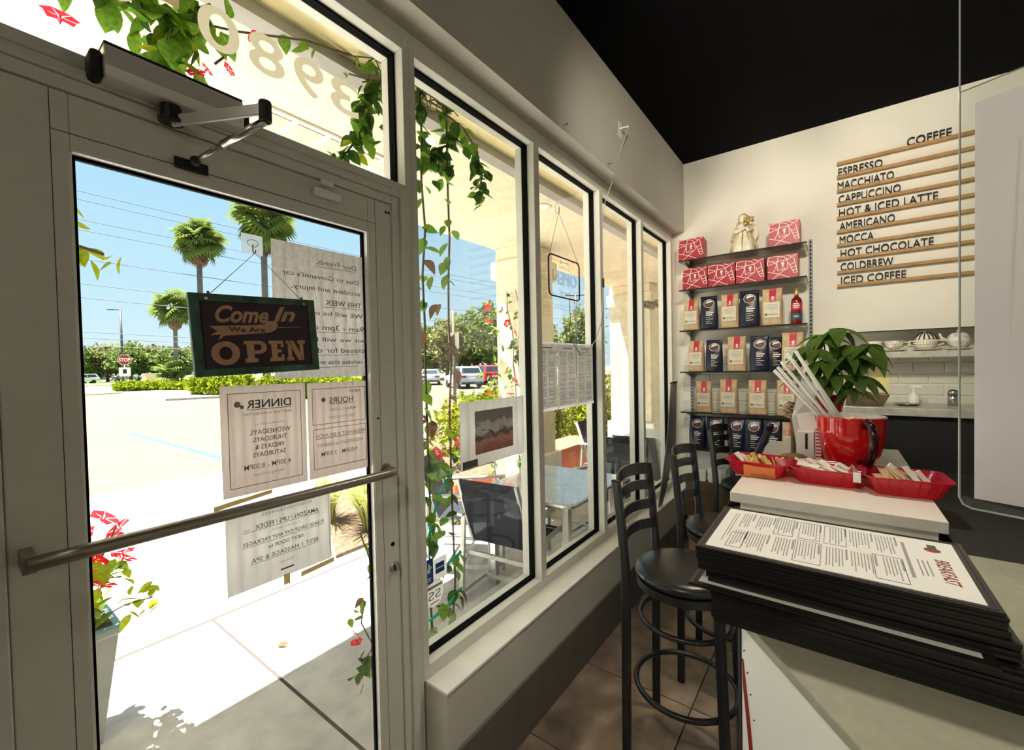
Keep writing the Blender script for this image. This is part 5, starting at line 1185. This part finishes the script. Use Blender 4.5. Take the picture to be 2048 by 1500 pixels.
def vine(name, lab, stems, leaves, flowers=(), seed=1, r_=.005, cat='vine', smin=.05, smax=.085, spread=.06):
    """stems: polylines; leaves: (mesh, n, stem index, t0, t1); flowers: world points"""
    rnd = random.Random(seed); p0 = stems[0][-1]; t = thing(name, p0, lab, cat)
    mb = MB()
    for s in stems: mb.tube(s, r_, 6)
    mb.build('stem', M['stem'], t, smooth=True)
    for me_, n, si, t0, t1 in leaves:
        S_ = [Vector(p) for p in stems[si]]; L = [0]
        for a, b in zip(S_, S_[1:]): L.append(L[-1]+(b-a).length)
        for k in range(n):
            q = (t0 + (t1-t0)*rnd.random())*L[-1]; i = max(j for j in range(len(L)-1) if L[j] <= q + 1e-9)
            f_ = (q-L[i])/max(1e-6, L[i+1]-L[i]); p = S_[i].lerp(S_[i+1], f_)
            p = p + Vector((rnd.uniform(-1,1),rnd.uniform(-1,1),rnd.uniform(-1,1)))*spread*rnd.random()
            s_ = rnd.uniform(smin,smax)
            piece('leaf', me_, t, tuple(p), (rnd.uniform(-.7,.7), rnd.uniform(.1,1.3), rnd.uniform(0,6.28)), s_)
    for me_, p, s_ in flowers:
        piece('flower', me_, t, p, (rnd.uniform(-1.2,1.2), rnd.uniform(-1.2,1.2), rnd.uniform(0,6)), s_)
    return t
wob = lambda P, a, sd_: [(p[0]+random.Random(sd_+i).uniform(-a,a), p[1]+random.Random(sd_+i+50).uniform(-a,a), p[2]) for i, p in enumerate(P)]
colz = [2.84,2.6,2.4,2.2,2.0,1.8,1.6,1.4,1.2,1.0,.8,.6,.4,.2,GZ]
vine('climbing_vine', 'leafy vine climbing a cord outside the first window, nearer the door', [wob([(-.25,1.295-.001*i,z) for i, z in enumerate(colz)], .008, 3), [(-.25,1.29,2.82),(-.3,1.2,2.8),(-.32,1.1,2.75),(-.33,1.05,2.6)]],
     [(vleafd,26,0,.0,.14),(vleaf,16,0,.03,.35),(vdry,8,0,.25,.55),(vleaf,12,0,.42,.7),(vleafd,22,0,.55,.92),(vleaf,24,0,.55,.95),(vleafd,24,1,.0,1.0),(vleaf,18,1,.0,1)], [(fl_pink,(-.24,1.33,1.22),.035),(fl_pink,(-.25,1.37,1.20),.03)], 4)
vine('climbing_vine', 'leafy vine climbing a cord outside the first window, further from the door', [wob([(-.25,1.455-.003*i,z) for i, z in enumerate(colz)], .008, 9), [(-.25,1.46,2.76),(-.24,1.55,2.74),(-.22,1.62,2.66),(-.22,1.66,2.55),(-.23,1.64,2.42)], [(-.25,1.45,2.62),(-.27,1.38,2.58),(-.27,1.32,2.5)]],
     [(vleafd,22,0,.0,.12),(vleaf,22,0,.02,.3),(vleafd,24,1,.4,1.0),(vleaf,14,1,.1,1.0),(vleafd,12,2,.0,1),(vleaf,10,2,.0,1),(vdry,7,0,.3,.6),(vleaf,16,0,.5,.85),(vleafd,16,0,.58,.95),(vdry,3,0,.8,.95)], [(fl_pink,(-.24,1.47,1.24),.03)], 5, spread=.05)
mb = MB(); rnd = random.Random(6)                       # tangle at the head of the trellis
for k in range(70):
    a = Vector((-.30+rnd.uniform(-.06,.06),1.10+rnd.uniform(0,.36),2.84+rnd.uniform(-.05,.05))); mb.tube([a, a+Vector((rnd.uniform(-.05,.05),rnd.uniform(-.08,.08),rnd.uniform(-.05,.04))), a+Vector((rnd.uniform(-.08,.08),rnd.uniform(-.12,.12),rnd.uniform(-.08,.04)))], .003, 4)
o = tag(mb.build('dry_twigs', M['stem']), 'tangle of dry twigs at the top of the window trellis', 'twigs'); o['kind'] = 'stuff'
vine('transom_vine', 'green vine with pink flowers hanging above the door outside the transom', [[(-.35,1.10,2.86),(-.36,.85,2.80),(-.37,.62,2.70),(-.35,.48,2.64),(-.34,.38,2.60),(-.36,.25,2.60),(-.38,.0,2.64),(-.38,-.3,2.72)],[(-.34,.45,2.63),(-.34,.43,2.55),(-.35,.42,2.48),(-.35,.46,2.42)],[(-.35,.60,2.69),(-.36,.60,2.62),(-.35,.55,2.55)],[(-.36,.40,2.60),(-.37,.47,2.66),(-.37,.55,2.74)]],
     [(vleaf,9,0,.0,.3),(vleaf,44,0,.38,.80),(vleafd,14,0,.4,.8),(vleaf,34,1,.0,.8),(vleafd,6,1,0,.8),(vyel,10,1,.0,1),(vleaf,16,3,0,1),(vleafd,6,3,0,1)],
     [(fl_pink,(-.35,.215,2.485),.042),(fl_pink,(-.34,.495,2.490),.032),(fl_pink,(-.34,.525,2.515),.026),(fl_pink,(-.34,.585,2.548),.026),(fl_pink,(-.35,.66,2.70),.025)], 12, .004, spread=.09, smin=.05, smax=.09)
vine('corner_vine', 'leafy vine at the lower right corner of the transom, outside', [[(-.33,1.12,2.72),(-.34,1.08,2.6),(-.35,1.03,2.5),(-.36,.98,2.42),(-.36,.93,2.38)]], [(vleafd,20,0,0,1),(vleaf,16,0,.2,1),(vyel,6,0,.5,1)], [], 14, .004, spread=.08)
vine('low_vine', 'small vine with red flowers outside the door beside the lock stile', [[(-.35,1.12,GZ),(-.35,1.10,.25),(-.36,1.06,.45),(-.35,1.0,.58),(-.35,1.02,.66)],[(-.36,1.06,.45),(-.34,1.0,.42),(-.33,.97,.36)],[(-.35,1.10,.3),(-.4,1.08,.8),(-.4,1.04,.92)]],
     [(vleaf,10,0,.5,1),(vleafd,12,1,.1,1),(vdry,3,0,.6,1),(vyel,10,2,.5,1)], [(fl_red,(-.34,.965,.56),.022),(fl_red,(-.33,.955,.53),.018),(fl_red,(-.33,.975,.525),.018)], 15, .003, spread=.05, smin=.035, smax=.06)
vine('door_side_shrub', 'sunlit yellow-green shrub branch at the hinge side outside the door', [[(-.95,-.10,GZ),(-.93,.05,1.2),(-.92,.2,1.9),(-.92,.27,2.1),(-.92,.26,2.32)],[(-.93,.2,2.0),(-.92,.30,2.05),(-.92,.38,2.03)]], [(vyel,20,0,.8,1),(vyel,16,1,.1,1),(vleaf,10,0,.7,1)], [], 16, .006, spread=.07, smin=.05, smax=.08)
vine('column_vine', 'red-flowered climbing vine on the cream porch column', [wob([(-1.50+.01*i,3.72,z) for i, z in enumerate(colz[2:])], .03, 21), wob([(-1.62+.012*i,3.73,z) for i, z in enumerate(colz[2:])], .03, 31), wob([(-1.84,3.72,z) for z in colz[3:]], .03, 41)],
     [(vleaf,70,0,0.05,1),(vleafd,60,1,0,1),(vleaf,45,2,0,1)], [(fl_red,(-1.62+rnd_[0],3.66,rnd_[1]),.055) for rnd_ in ((-.05,2.2),(.02,2.05),(.12,1.95),(.0,1.55),(.1,1.45),(.05,1.3),(-.05,1.12),(.02,1.1),(.12,1.0),(.25,1.2),(-.02,.9),(.2,.85))] + [(fl_red,(-1.88,3.68,z),.055) for z in (2.25,2.1,1.3,1.15,.95)], 17, .005, spread=.14, smin=.05, smax=.09)
# ribbons tying the climbing vines
for pts, lab in (([(-.24,1.27,.86),(-.24,1.33,1.02),(-.23,1.42,1.13)],'green ribbon tied around the vines, upper diagonal one'),([(-.235,1.26,.50),(-.23,1.36,.52),(-.235,1.46,.56)],'green ribbon tied around the vines near the sill'),([(-.235,1.36,.70),(-.23,1.41,.72),(-.235,1.46,.73)],'short green ribbon knotted on the further vine')):
    tag(MB().tube(pts, .007, 5).build('ribbon', M['greentape'], smooth=True), lab, 'ribbon')
# potted mandevilla by the door
po = thing('flower_pot', (-1.50,.30,GZ), 'tall pale pot of red mandevilla outside the door', 'planter')
mb = MB()
def sq(h, z): return [(-1.50-h,.30-h,z),(-1.50+h,.30-h,z),(-1.50+h,.30+h,z),(-1.50-h,.30+h,z)]
L = [sq(.10,GZ),sq(.155,.46),sq(.165,.47),sq(.165,.50),sq(.145,.50),sq(.14,.45)]; vs = [p for q in L for p in q]; fs = [(3,2,1,0),(20,21,22,23)]
for i in range(5):
    for k in range(4): fs.append((i*4+k,i*4+(k+1) % 4,i*4+4+(k+1) % 4,i*4+4+k))
mb.add(vs, fs).build('pot', M['potgrey'], po); MB().box(-1.667,-1.333,.133,.467,.495,.503).build('rim', M['potblue'], po)
MB().box(-1.64,-1.36,.16,.44,.49,.508).build('soil', M['mulch'], po)
rnd = random.Random(30); mb = MB()
for k in range(9):
    a = rnd.uniform(0,6.28); e_ = Vector((-1.5+.22*math.cos(a), .30+.2*math.sin(a), .78+rnd.uniform(-.15,.2))); mb.tube([(-1.5,.3,.5),(-1.5+.1*math.cos(a),.3+.1*math.sin(a),.68),tuple(e_)], .004, 5)
mb.tube([(-1.42,.4,.52),(-1.34,.48,.58),(-1.27,.56,.60)], .003, 5)
mb.build('stem', M['stem'], po)
for k in range(110):
    a = rnd.uniform(0,6.28); r_ = .24*math.sqrt(rnd.random()); z = .53+rnd.random()*.32
    piece('leaf', rnd.choice((vyel,vyel,vleaf)), po, (-1.5+r_*math.cos(a),.30+r_*math.sin(a),z), (rnd.uniform(-.6,.6),rnd.uniform(0,1),rnd.uniform(0,6.28)), rnd.uniform(.05,.085))
for k in range(14): piece('leaf', vyel, po, (-1.30+rnd.uniform(-.06,.05),.53+rnd.uniform(-.07,.07),.58+rnd.uniform(-.06,.08)), (rnd.uniform(-.6,.6),rnd.uniform(0,1),rnd.uniform(0,6.28)), rnd.uniform(.05,.08))
for k in range(18):
    a = rnd.uniform(-.6,1.9); r_ = .22*math.sqrt(rnd.random()); piece('flower', fl_red, po, (-1.5+r_*math.cos(a),.30+r_*math.sin(a),.66+rnd.random()*.3), (rnd.uniform(-.9,.9),rnd.uniform(-.9,.9),rnd.uniform(0,6)), rnd.uniform(.05,.075))
# fallen leaf
piece('fallen_leaf', vdry, None, (-1.45,1.16,GZ+.012), (0,.1,.9), .09); tag(bpy.data.objects['fallen_leaf'], 'dry brown leaf lying on the walk across the joint', 'leaf')

def foliage(c, rad, n, size, seed, box=False, flat=.0):
    """many leaf quads filling an ellipsoid or box shell -> verts, faces"""
    g = np.random.default_rng(seed); c = np.array(c); rad = np.array(rad)
    if box: p = g.uniform(-1,1,(n,3)); p = np.sign(p)*np.abs(p)**.55
    else:
        p = g.normal(size=(n,3)); p /= np.linalg.norm(p,axis=1)[:,None]; p *= (g.random(n)**.28)[:,None]
        lump = 1 + .22*np.sin(p[:,0]*7+seed)*np.cos(p[:,1]*6+seed*2)+.15*np.sin(p[:,2]*8+seed); p *= lump[:,None]
    P = c + p*rad
    a = g.normal(size=(n,3)); a /= np.linalg.norm(a,axis=1)[:,None]; b = np.cross(a, g.normal(size=(n,3))); b /= np.linalg.norm(b,axis=1)[:,None]
    s = size*g.uniform(.6,1.3,n)[:,None]; a = a*s; b = b*s*.5
    V = np.stack([P-a, P-b, P+a, P+b],1).reshape(-1,3); F = np.arange(4*n).reshape(n,4)
    return V, F
def foliage_mesh(parts, name, ma):
    Vs, Fs, k = [], [], 0
    for V, F in parts: Vs.append(V); Fs.append(F+k); k += len(V)
    V = np.concatenate(Vs); F = np.concatenate(Fs); me = bpy.data.meshes.new(name); me.from_pydata(V.tolist(), [], F.tolist()); me.materials.append(ma); return me
def shrub(name, lab, c, rad, n, size, ma, seed, box=False, cat='shrub', group=None):
    t = thing(name, (c[0],c[1],GZ), lab, cat, group)
    f_ = link('foliage', foliage_mesh([foliage((c[0],c[1],c[2]), rad, n, size, seed, box)], 'foliage', ma), t); f_['kind'] = 'stuff'
    MB().tube([(c[0],c[1],GZ),(c[0]+.03,c[1],c[2])], .03, 6).build('stem', M['bark'], t)
    return t
# hedge rows beyond the walk
hd = [((-3.3,5.2,.55),(.7,.9,.55),'hedge'),((-4.3,6.6,.60),(.9,.9,.6),'hedge'),((-3.2,7.3,.55),(.8,.9,.58),'hedge'),((-5.2,8.6,.62),(1.,1.,.62),'hedge'),((-3.9,9.3,.6),(.9,1.,.62),'hedge'),((-2.7,5.95,.62),(.5,.7,.62),'hedge2'),((-2.75,8.4,.75),(.55,.9,.75),'hedge2')]
hl = ['bright yellow-green shrub beside the cream column, nearest the walk','bright yellow-green shrub in the bed behind the nearest one','bright yellow-green shrub in the middle of the bed','bright yellow-green shrub at the street edge of the bed','bright yellow-green shrub deep in the bed','olive shrub seen below the menu sheets, nearer one','olive shrub seen below the menu sheets, further one']
for i, ((c, r_, ma), lab) in enumerate(zip(hd, hl)): shrub('shrub', lab, c, r_, 2600, .05, M[ma], 60+i, group='shrubs in the planting bed')
# ornamental grass clump
def grass(c, lab, n, h, seed):
    rnd = random.Random(seed); t = thing('grass_clump', c, lab, 'grass'); mb = MB()
    for k in range(n):
        a = rnd.uniform(0,6.28); l = h*rnd.uniform(.7,1.1); o_ = rnd.uniform(.2,.65)*h; s, c_ = math.sin(a), math.cos(a); w_ = .006
        b = Vector(c)+Vector((c_*.05*rnd.random(), s*.05*rnd.random(), 0)); pr = None; vs = []; fs = []
        for i in range(6):
            t_ = i/5; p = b + Vector((c_*o_*t_**1.7, s*o_*t_**1.7, l*(t_-.35*t_**3)*1.1)); q = w_*(1-t_*.9); vs += [tuple(p+Vector((-s*q,c_*q,0))), tuple(p-Vector((-s*q,c_*q,0)))]
        for i in range(5): fs.append((i*2,i*2+1,i*2+3,i*2+2))
        mb.add(vs, fs)
    o = mb.build('blade', mat_thin('grass_blade',(.36,.37,.12),.35,noise=.3,scale=3) if 'grass_blade' not in bpy.data.materials else bpy.data.materials['grass_blade'], t); o['kind'] = 'stuff'
grass((-2.55,2.55,GZ), 'spiky ornamental grass clump in the bed seen through the door', 420, .75, 1)
grass((-2.9,3.25,GZ), 'ornamental grass clump behind the nearest clump', 360, .8, 2)
grass((-3.1,2.45,GZ), 'ornamental grass clump on the lot side of the bed', 320, .75, 3)

# ---- clipped hedges on the island
def hedge(x0, y0, x1, y1, h, wd, lab, seed, ma='hedge'):
    t = thing('clipped_hedge', ((x0+x1)/2,(y0+y1)/2,GZ), lab, 'hedge'); n = 6; parts = []
    for i in range(n):
        f_ = (i+.5)/n; parts.append(foliage((x0+(x1-x0)*f_, y0+(y1-y0)*f_, h*.52), (abs(x1-x0)/n*.55+wd*.4, abs(y1-y0)/n*.55+wd*.4, h*.52), 700, .16, seed*10+i))
    o = link('foliage', foliage_mesh(parts, 'foliage', M[ma]), t); o['kind'] = 'stuff'; return t
p = far(232,40); q = far(378,38); hedge(p.x,p.y,q.x,q.y,.85,1.0,'long clipped hedge across the parking lot, below the stop sign',5)
p = far(385,30); q = far(500,27); hedge(p.x,p.y,q.x,q.y,1.35,1.0,'clipped hedge beyond the lot, right of the long one',6)
p = far(520,26); q = far(745,24); hedge(p.x,p.y,q.x,q.y,1.2,1.0,'clipped hedge glimpsed under the handwritten notice',7)
# ---- palms
def frond_mesh():
    mb = MB(); n = 18; mb.tube([(0,0,0),(.45,0,.05)], .018, 4)
    for k in range(n):
        a = -1.9+3.8*k/(n-1); L = .62*(1-.12*abs(a)); d_ = Vector((math.cos(a),math.sin(a),0)); s_ = Vector((-d_.y,d_.x,0))*.055; o_ = Vector((.42,0,.05))
        p1 = o_+d_*L*.6+Vector((0,0,.03)); p2 = o_+d_*L+Vector((0,0,-.13)); mb.add([o_, p1+s_, p2, p1-s_],[(0,1,2,3)])
    return mb.mesh('frond', M['palmleaf'])
FR = frond_mesh(); FRD = FR.copy(); FRD.materials.clear(); FRD.materials.append(M['palmdry'])
def palm(px, depth, h, rad, lab, seed, tr=.19):
    b = far(px, depth, GZ); rnd = random.Random(seed); t = thing('palm_tree', b, lab, 'palm tree', 'palm trees')
    MB().tube([b, b+Vector((.05,.05,h*.5)), b+Vector((.0,.1,h))], [tr*1.25,tr,tr*.9], 10).build('trunk', M['trunk'], t, smooth=True)
    c = b+Vector((0,.1,h))
    for k in range(42):
        pt = -1.35 + 2.35*((k+.5)/42)**.8
        piece('frond', FR, t, tuple(c+Vector((0,0,.15-.35*k/42))), (rnd.uniform(-.9,.9), pt+rnd.uniform(-.12,.12), k*2.4+rnd.uniform(-.3,.3)), rad*rnd.uniform(.75,1.1))
    for k in range(14): piece('frond', FRD, t, tuple(c+Vector((0,0,rnd.uniform(-.9,-.2)*rad*.5))), (rnd.uniform(-.2,.2), rnd.uniform(1.15,1.5), k*2.4), rad*.62)
palm(404,33,11.6,2.0,'tall fan palm left of the clear hook',1); palm(533,28,11.2,2.1,'tall fan palm right of the clear hook, behind the notice',2); palm(352,45,8.2,2.2,'shorter fan palm behind the left edge of the hanging sign',3)
# ---- far trees
rnd = random.Random(77)
def tree(px, depth, h, w_, lab, ma, seed, grp='trees across the road'):
    b = far(px, depth, GZ); t = thing('tree', b, lab, 'tree', grp)
    parts = [foliage((b.x+dx*w_, b.y+dy*w_, h*(.60+dz)), (w_*.62,w_*.62,h*.34), 1100, .34, seed*7+i) for i,(dx,dy,dz) in enumerate(((0,0,.06),(-.35,.3,-.08),(.38,-.3,-.05),(.1,.45,-.1)))]
    o = link('crown', foliage_mesh(parts, 'crown', M[ma]), t); o['kind'] = 'stuff'
    MB().tube([b, b+Vector((.1,0,h*.55))], [.3,.15], 8).build('trunk', M['bark'], t)
tl = [(168,84,7.0,3.6,'treeleaf','rounded green tree far left behind the street lamp'),(215,88,7.6,4.2,'treeleaf2','broad tree just left of the street lamp'),(262,86,7.8,4.4,'treeleaf','broad tree behind the stop sign'),(305,90,7.6,4.2,'treeleaf2','broad tree right of the stop sign'),(345,84,6.8,3.6,'treeleaf','tree behind the shorter palm'),(395,92,7.5,4.4,'treeleaf2','tree behind the lower left corner of the hanging sign'),
      (470,92,7.2,4.6,'treeleaf','tree hidden mostly by the hanging sign'),(560,90,7.2,4.6,'treeleaf2','tree behind the handwritten notice, left part'),(660,90,7.2,4.6,'treeleaf','tree behind the handwritten notice, right part'),
      (855,60,7.2,3.4,'treeleaf','green tree above the white parked sedan'),(895,56,7.6,3.4,'treeleaf2','green tree above the white parked car'),(938,58,8.8,3.8,'treeleaf','tall green tree behind the parked cars'),(985,54,9.6,3.8,'treeleaf','tall green tree left of the cream column'),(1020,56,8.6,3.6,'treeleaf2','tree directly behind the cream column'),(1075,60,8.0,3.8,'treeleaf','tree behind the second window, left part'),(1160,58,9.2,3.2,'treeleaf','rounded tree above the menu sheets')]
for i,(px_,dp,h,w_,ma,lab) in enumerate(tl): tree(px_,dp,h,w_,lab,ma,i+1)
# low fan plant under the short palm
b = far(345,44,GZ); t = thing('fan_shrub', b, 'bushy fan-leaved plant at the foot of the shorter palm', 'shrub')
for k in range(26): piece('frond', FR, t, (b.x,b.y,.6+rnd.random()*1.4), (rnd.uniform(-.2,.2), rnd.uniform(-1.0,.2), k*2.4), 1.8*rnd.uniform(.7,1.1))
MB().tube([b,b+Vector((0,0,1.8))],.12,8).build('trunk', M['palmdry'], t)
# ---- street furniture
def pole_at(px, depth, h, r_, ma, name, lab, cat, arm=None):
    b = far(px, depth, GZ); t = thing(name, b, lab, cat); MB().tube([b, b+Vector((0,0,h))], [r_*1.3,r_], 10).build('pole', ma, t, smooth=True); return t, b
t, b = pole_at(246,50,9.1,.10,M['pole'],'street_lamp','dark street lamp pole standing left of the hanging sign','street lamp')
d_ = (far(220,50)-far(246,50)).normalized(); MB().bar(b+Vector((0,0,9.0)), b+d_*.9+Vector((0,0,9.05)), .10,.08).build('arm', M['pole'], t); MB().obox(b+d_*1.1+Vector((0,0,9.05)), d_*.35, Vector((-d_.y,d_.x,0))*.16, (0,0,.05)).build('lamp_head', M['pole'], t, bevel=.02)
t, b = pole_at(250,41,3.0,.04,M['polegrey'],'stop_sign','red octagonal STOP sign on a post by the hedge','stop sign')
to = (CAM-b); to.z = 0; to.normalize(); rt = Vector((-to.y,to.x,0)); c = b+Vector((0,0,2.95))+to*.05
oc = [(.52*math.cos(PI/8+k*PI/4),.52*math.sin(PI/8+k*PI/4)) for k in range(8)]; SG = lambda f_: (lambda x,y,k: tuple(c+rt*x*f_+Vector((0,0,y*f_))+to*k))
MB().prism(oc,-.01,.01,T=SG(1)).build('white_border', M['white'], t); MB().prism(oc,.010,.014,T=SG(.93)).build('octagon', M['stopred'], t)
mb = MB(); put_text(mb,'STOP',c+to*.018+Vector((0,0,-.16)),rt,(0,0,1),width=.80,height=.34,bold=.02,align='C'); mb.build('lettering', M['white'], t)
MB().obox(c+Vector((0,0,-1.15)), rt*.42, Vector((0,0,.42)), to*.01).build('lower_plate', M['white'], t); MB().obox(c+Vector((.0,0,-1.1))+to*.012, rt*.14, Vector((0,0,.2)), to*.003).build('lower_mark', M['blackmatte'], t)
b = far(308,60,GZ); o = thing('utility_cabinet', b, 'pale yellow utility cabinet across the road', 'cabinet'); MB().box(b.x-.9,b.x+.9,b.y-1.1,b.y+1.1,GZ,1.5).build('housing', mat('pale_yellow',(.72,.56,.22),.6), o, bevel=.05); MB().box(b.x-.8,b.x+.95,b.y-1.15,b.y+1.0,1.5,1.58).build('lid', M['white'], o)
b = far(326,44,GZ); o = thing('marker_sign', b, 'narrow white marker sign beside the utility cabinet', 'sign'); MB().cyl(b, b+Vector((0,0,1.4)), .03,n=8).build('post', M['polegrey'], o); MB().obox(b+Vector((0,0,1.3)), Vector((-.25,.35,0)).normalized()*.12, (0,0,.35), Vector((.35,.25,0)).normalized()*.01).build('plate', M['white'], o)
t, b = pole_at(909,12,3.2,.035,M['woodgrey'],'sign_post','brown post with the back of a road sign, seen behind the vines','sign')
b = far(909,12,GZ); to = (CAM-b); to.z = 0; to.normalize(); rt = Vector((-to.y,to.x,0)); MB().obox(b+Vector((0,0,2.35))-to*.04, rt*.15, (0,0,.22), to*.006).build('plate', M['alu'], t, bevel=.01)
# utility poles and wires along the road
up = []
for y, lab in ((62.0,'steel utility pole behind the outline OPEN sign'),(84,'steel utility pole further along the road behind the outline OPEN sign'),(-10,'steel utility pole beyond the hinge side of the door')):
    o = thing('utility_pole', (-38,y,GZ), lab, 'utility pole', 'utility poles'); MB().tube([(-38,y,GZ),(-38,y,14.0)],[.24,.15],10).build('pole', M['polegrey'], o, smooth=True)
    for z in (12.9,11.0,9.2):
        MB().bar((-38,y,z-.3),(-36.7,y,z),.09,.09).build('arm', M['polegrey'], o); MB().lathe([(0,0),(.14,.05),(.14,.25),(0,.3)],(-36.7,y,z-.02),10).build('insulator', M['pole'], o)
o = None
for k,(x,z) in enumerate(((-36.7,13.2),(-36.7,11.3),(-36.7,9.5),(-37.6,14.0),(-37.8,8.1),(-37.8,7.2),(-38.4,12.4),(-38,5.0),(-38,4.6),(-38,4.1))):
    pts = []
    for y0, y1 in ((-60,-10),(-10,62),(62,84),(84,140)):
        sag = .9*((y1-y0)/72)**2
        for i in range(12): f_ = i/12; pts.append((x, y0+(y1-y0)*f_, z - 4*sag*f_*(1-f_)))
    tag(MB().tube(pts, .022, 5).build('power_line', M['wire']), 'thin dark power line crossing the sky along the road', 'power line', 'power lines along the road')
t, b = pole_at(1154,50,9.6,.09,M['pole'],'street_lamp','distant twin-headed street lamp above the menu sheets','street lamp')
rt = (far(1200,50)-far(1154,50)).normalized()
for s_ in (-1,1): MB().bar(b+Vector((0,0,9.5)), b+rt*s_*1.2+Vector((0,0,9.6)), .12,.10).build('lamp_arm', M['pole'], t)
# ---- cars
def car(px, depth, heading, ma, lab, L=4.6, W=1.85, H=1.68, suv=True, z=GZ-.03):
    b = far(px, depth, z); t = thing('car', (0,0,0), lab, 'car', 'parked and passing cars')
    if suv: low = [(-.5,.30),(-.495,.62),(-.47,.66),(-.30,.63),(.22,.60),(.42,.56),(.485,.50),(.5,.32),(.48,.2),(-.48,.2)]; cab = [(-.47,.64),(-.42,.95),(-.36,1.0),(.04,1.0),(.13,.94),(.25,.60)]
    else: low = [(-.5,.32),(-.49,.64),(-.36,.66),(-.2,.62),(.2,.62),(.42,.57),(.49,.48),(.5,.3),(.48,.2),(-.48,.2)]; cab = [(-.38,.64),(-.22,.96),(-.1,1.0),(.05,.98),(.22,.62)]
    T_ = lambda s: (lambda x,zz,k: (x*L, k*s, zz*H))
    MB().prism(low, -W/2, W/2, T=T_(1)).build('body', ma, t, bevel=.07, seg=3)
    mb = MB(); n = len(cab)
    vs = [(x*L, -W/2*(.96-.22*max(0,(zz-.62)/.38)), zz*H) for x,zz in cab] + [(x*L, W/2*(.96-.22*max(0,(zz-.62)/.38)), zz*H) for x,zz in cab]
    fs = [tuple(range(n-1,-1,-1)), tuple(range(n,2*n))]+[(i,(i+1)%n,n+(i+1)%n,n+i) for i in range(n)]
    mb.add(vs, fs).build('cabin', ma, t, bevel=.05, seg=2)
    cx = sum(x for x,_ in cab)/n
    for s in (-1,1):
        g = [(cx+(x-cx)*.86, .66+(zz-.64)*.80) for x,zz in cab]
        g1 = [q for q in g if True]; mb = MB(); k = lambda zz: s*W/2*(.965-.22*max(0,(zz-.62)/.38))
        mb.poly([(x*L, k(zz)+s*.006, zz*H) for x,zz in (g1 if s > 0 else g1[::-1])]); mb.build('side_window', M['carglass'], t)
        MB().box(cx*L-.03,cx*L+.03,min(k(.64),k(.98))-.02 if s<0 else k(.98),(k(.98) if s<0 else k(.64)+.02),.66*H,.93*H).build('pillar', ma, t)
    for (x0,z0_),(x1,z1_) in ((cab[0],cab[1]),(cab[-1],cab[-2])):
        a = Vector((x0*L,0,z0_*H)); c_ = Vector((x1*L,0,z1_*H)); d_ = c_-a; n_ = Vector((d_.z,0,-d_.x)).normalized()
        if n_.x*(1 if x0 > cx else -1) < 0: n_ = -n_
        p0 = a+d_*.16+n_*.012; p1 = a+d_*.92+n_*.012; wa, wb = W/2*.82, W/2*.68
        MB().poly([p0+Vector((0,-wa,0)),p0+Vector((0,wa,0)),p1+Vector((0,wb,0)),p1+Vector((0,-wb,0))]).build('windscreen', M['carglass'], t)
    for x in (-.31,.31):
        for s in (-1,1):
            w_ = MB().lathe([(.18,-.11),(.33,-.11),(.345,-.08),(.345,.08),(.33,.11),(.18,.11)], (x*L,s*(W/2-.10),.345), 22, (0,1,0)).build('wheel', M['tire'], t)
            mb = MB(); mb.lathe([(0,.06),(.05,.08),(.2,.06),(.21,.02)], (x*L,s*(W/2-.08),.345), 16, (0,s,0)); mb.build('rim', M['alu'], w_)
    for s in (-1,1):
        MB().box(-.502*L,-.47*L,s*.62-.16,s*.62+.16,.50*H,.60*H).build('tail_light', M['stopred'], t); MB().box(.46*L,.496*L,s*.62-.18,s*.62+.18,.47*H,.53*H).build('headlight', M['steel'], t)
    MB().box(-.505*L,-.495*L,-.26,.26,.40*H,.48*H).build('number_plate', M['white'], t); MB().box(-.507*L,-.48*L,-W/2*.9,W/2*.9,.20*H,.30*H).build('bumper', M['pole'], t)
    t.location = b; t.rotation_euler = (0,0,heading); return t
car(926,34,2.62,M['carwhite'],'white hatchback parked behind the hedge, seen from its rear corner')
car(860,42,2.4,M['carwhite'],'white sedan parked at the left, behind the twin vines',suv=False,H=1.48)
car(968,40,2.7,M['carred'],'red car parked behind the white hatchback',H=1.75)
car(163,78,-PI/2,M['carwhite'],'white car on the road at the left edge of the door glass',H=1.75)
car(255,95,PI/2,M['carsilver'],'silver car on the road behind the street lamp',L=5.6,H=1.7,suv=False)
car(205,104,PI/2,M['carblue'],'blue car on the road behind the silver car',H=1.6)

# KINDS: fine print is too small to pick apart
for o in scene.objects:
    if o.parent and o.name.split('.')[0] in ('print','underline','faint_print','border','weave_ridge','slot','stripe','staple','joint_line','printed_line'): o['kind'] = 'stuff'
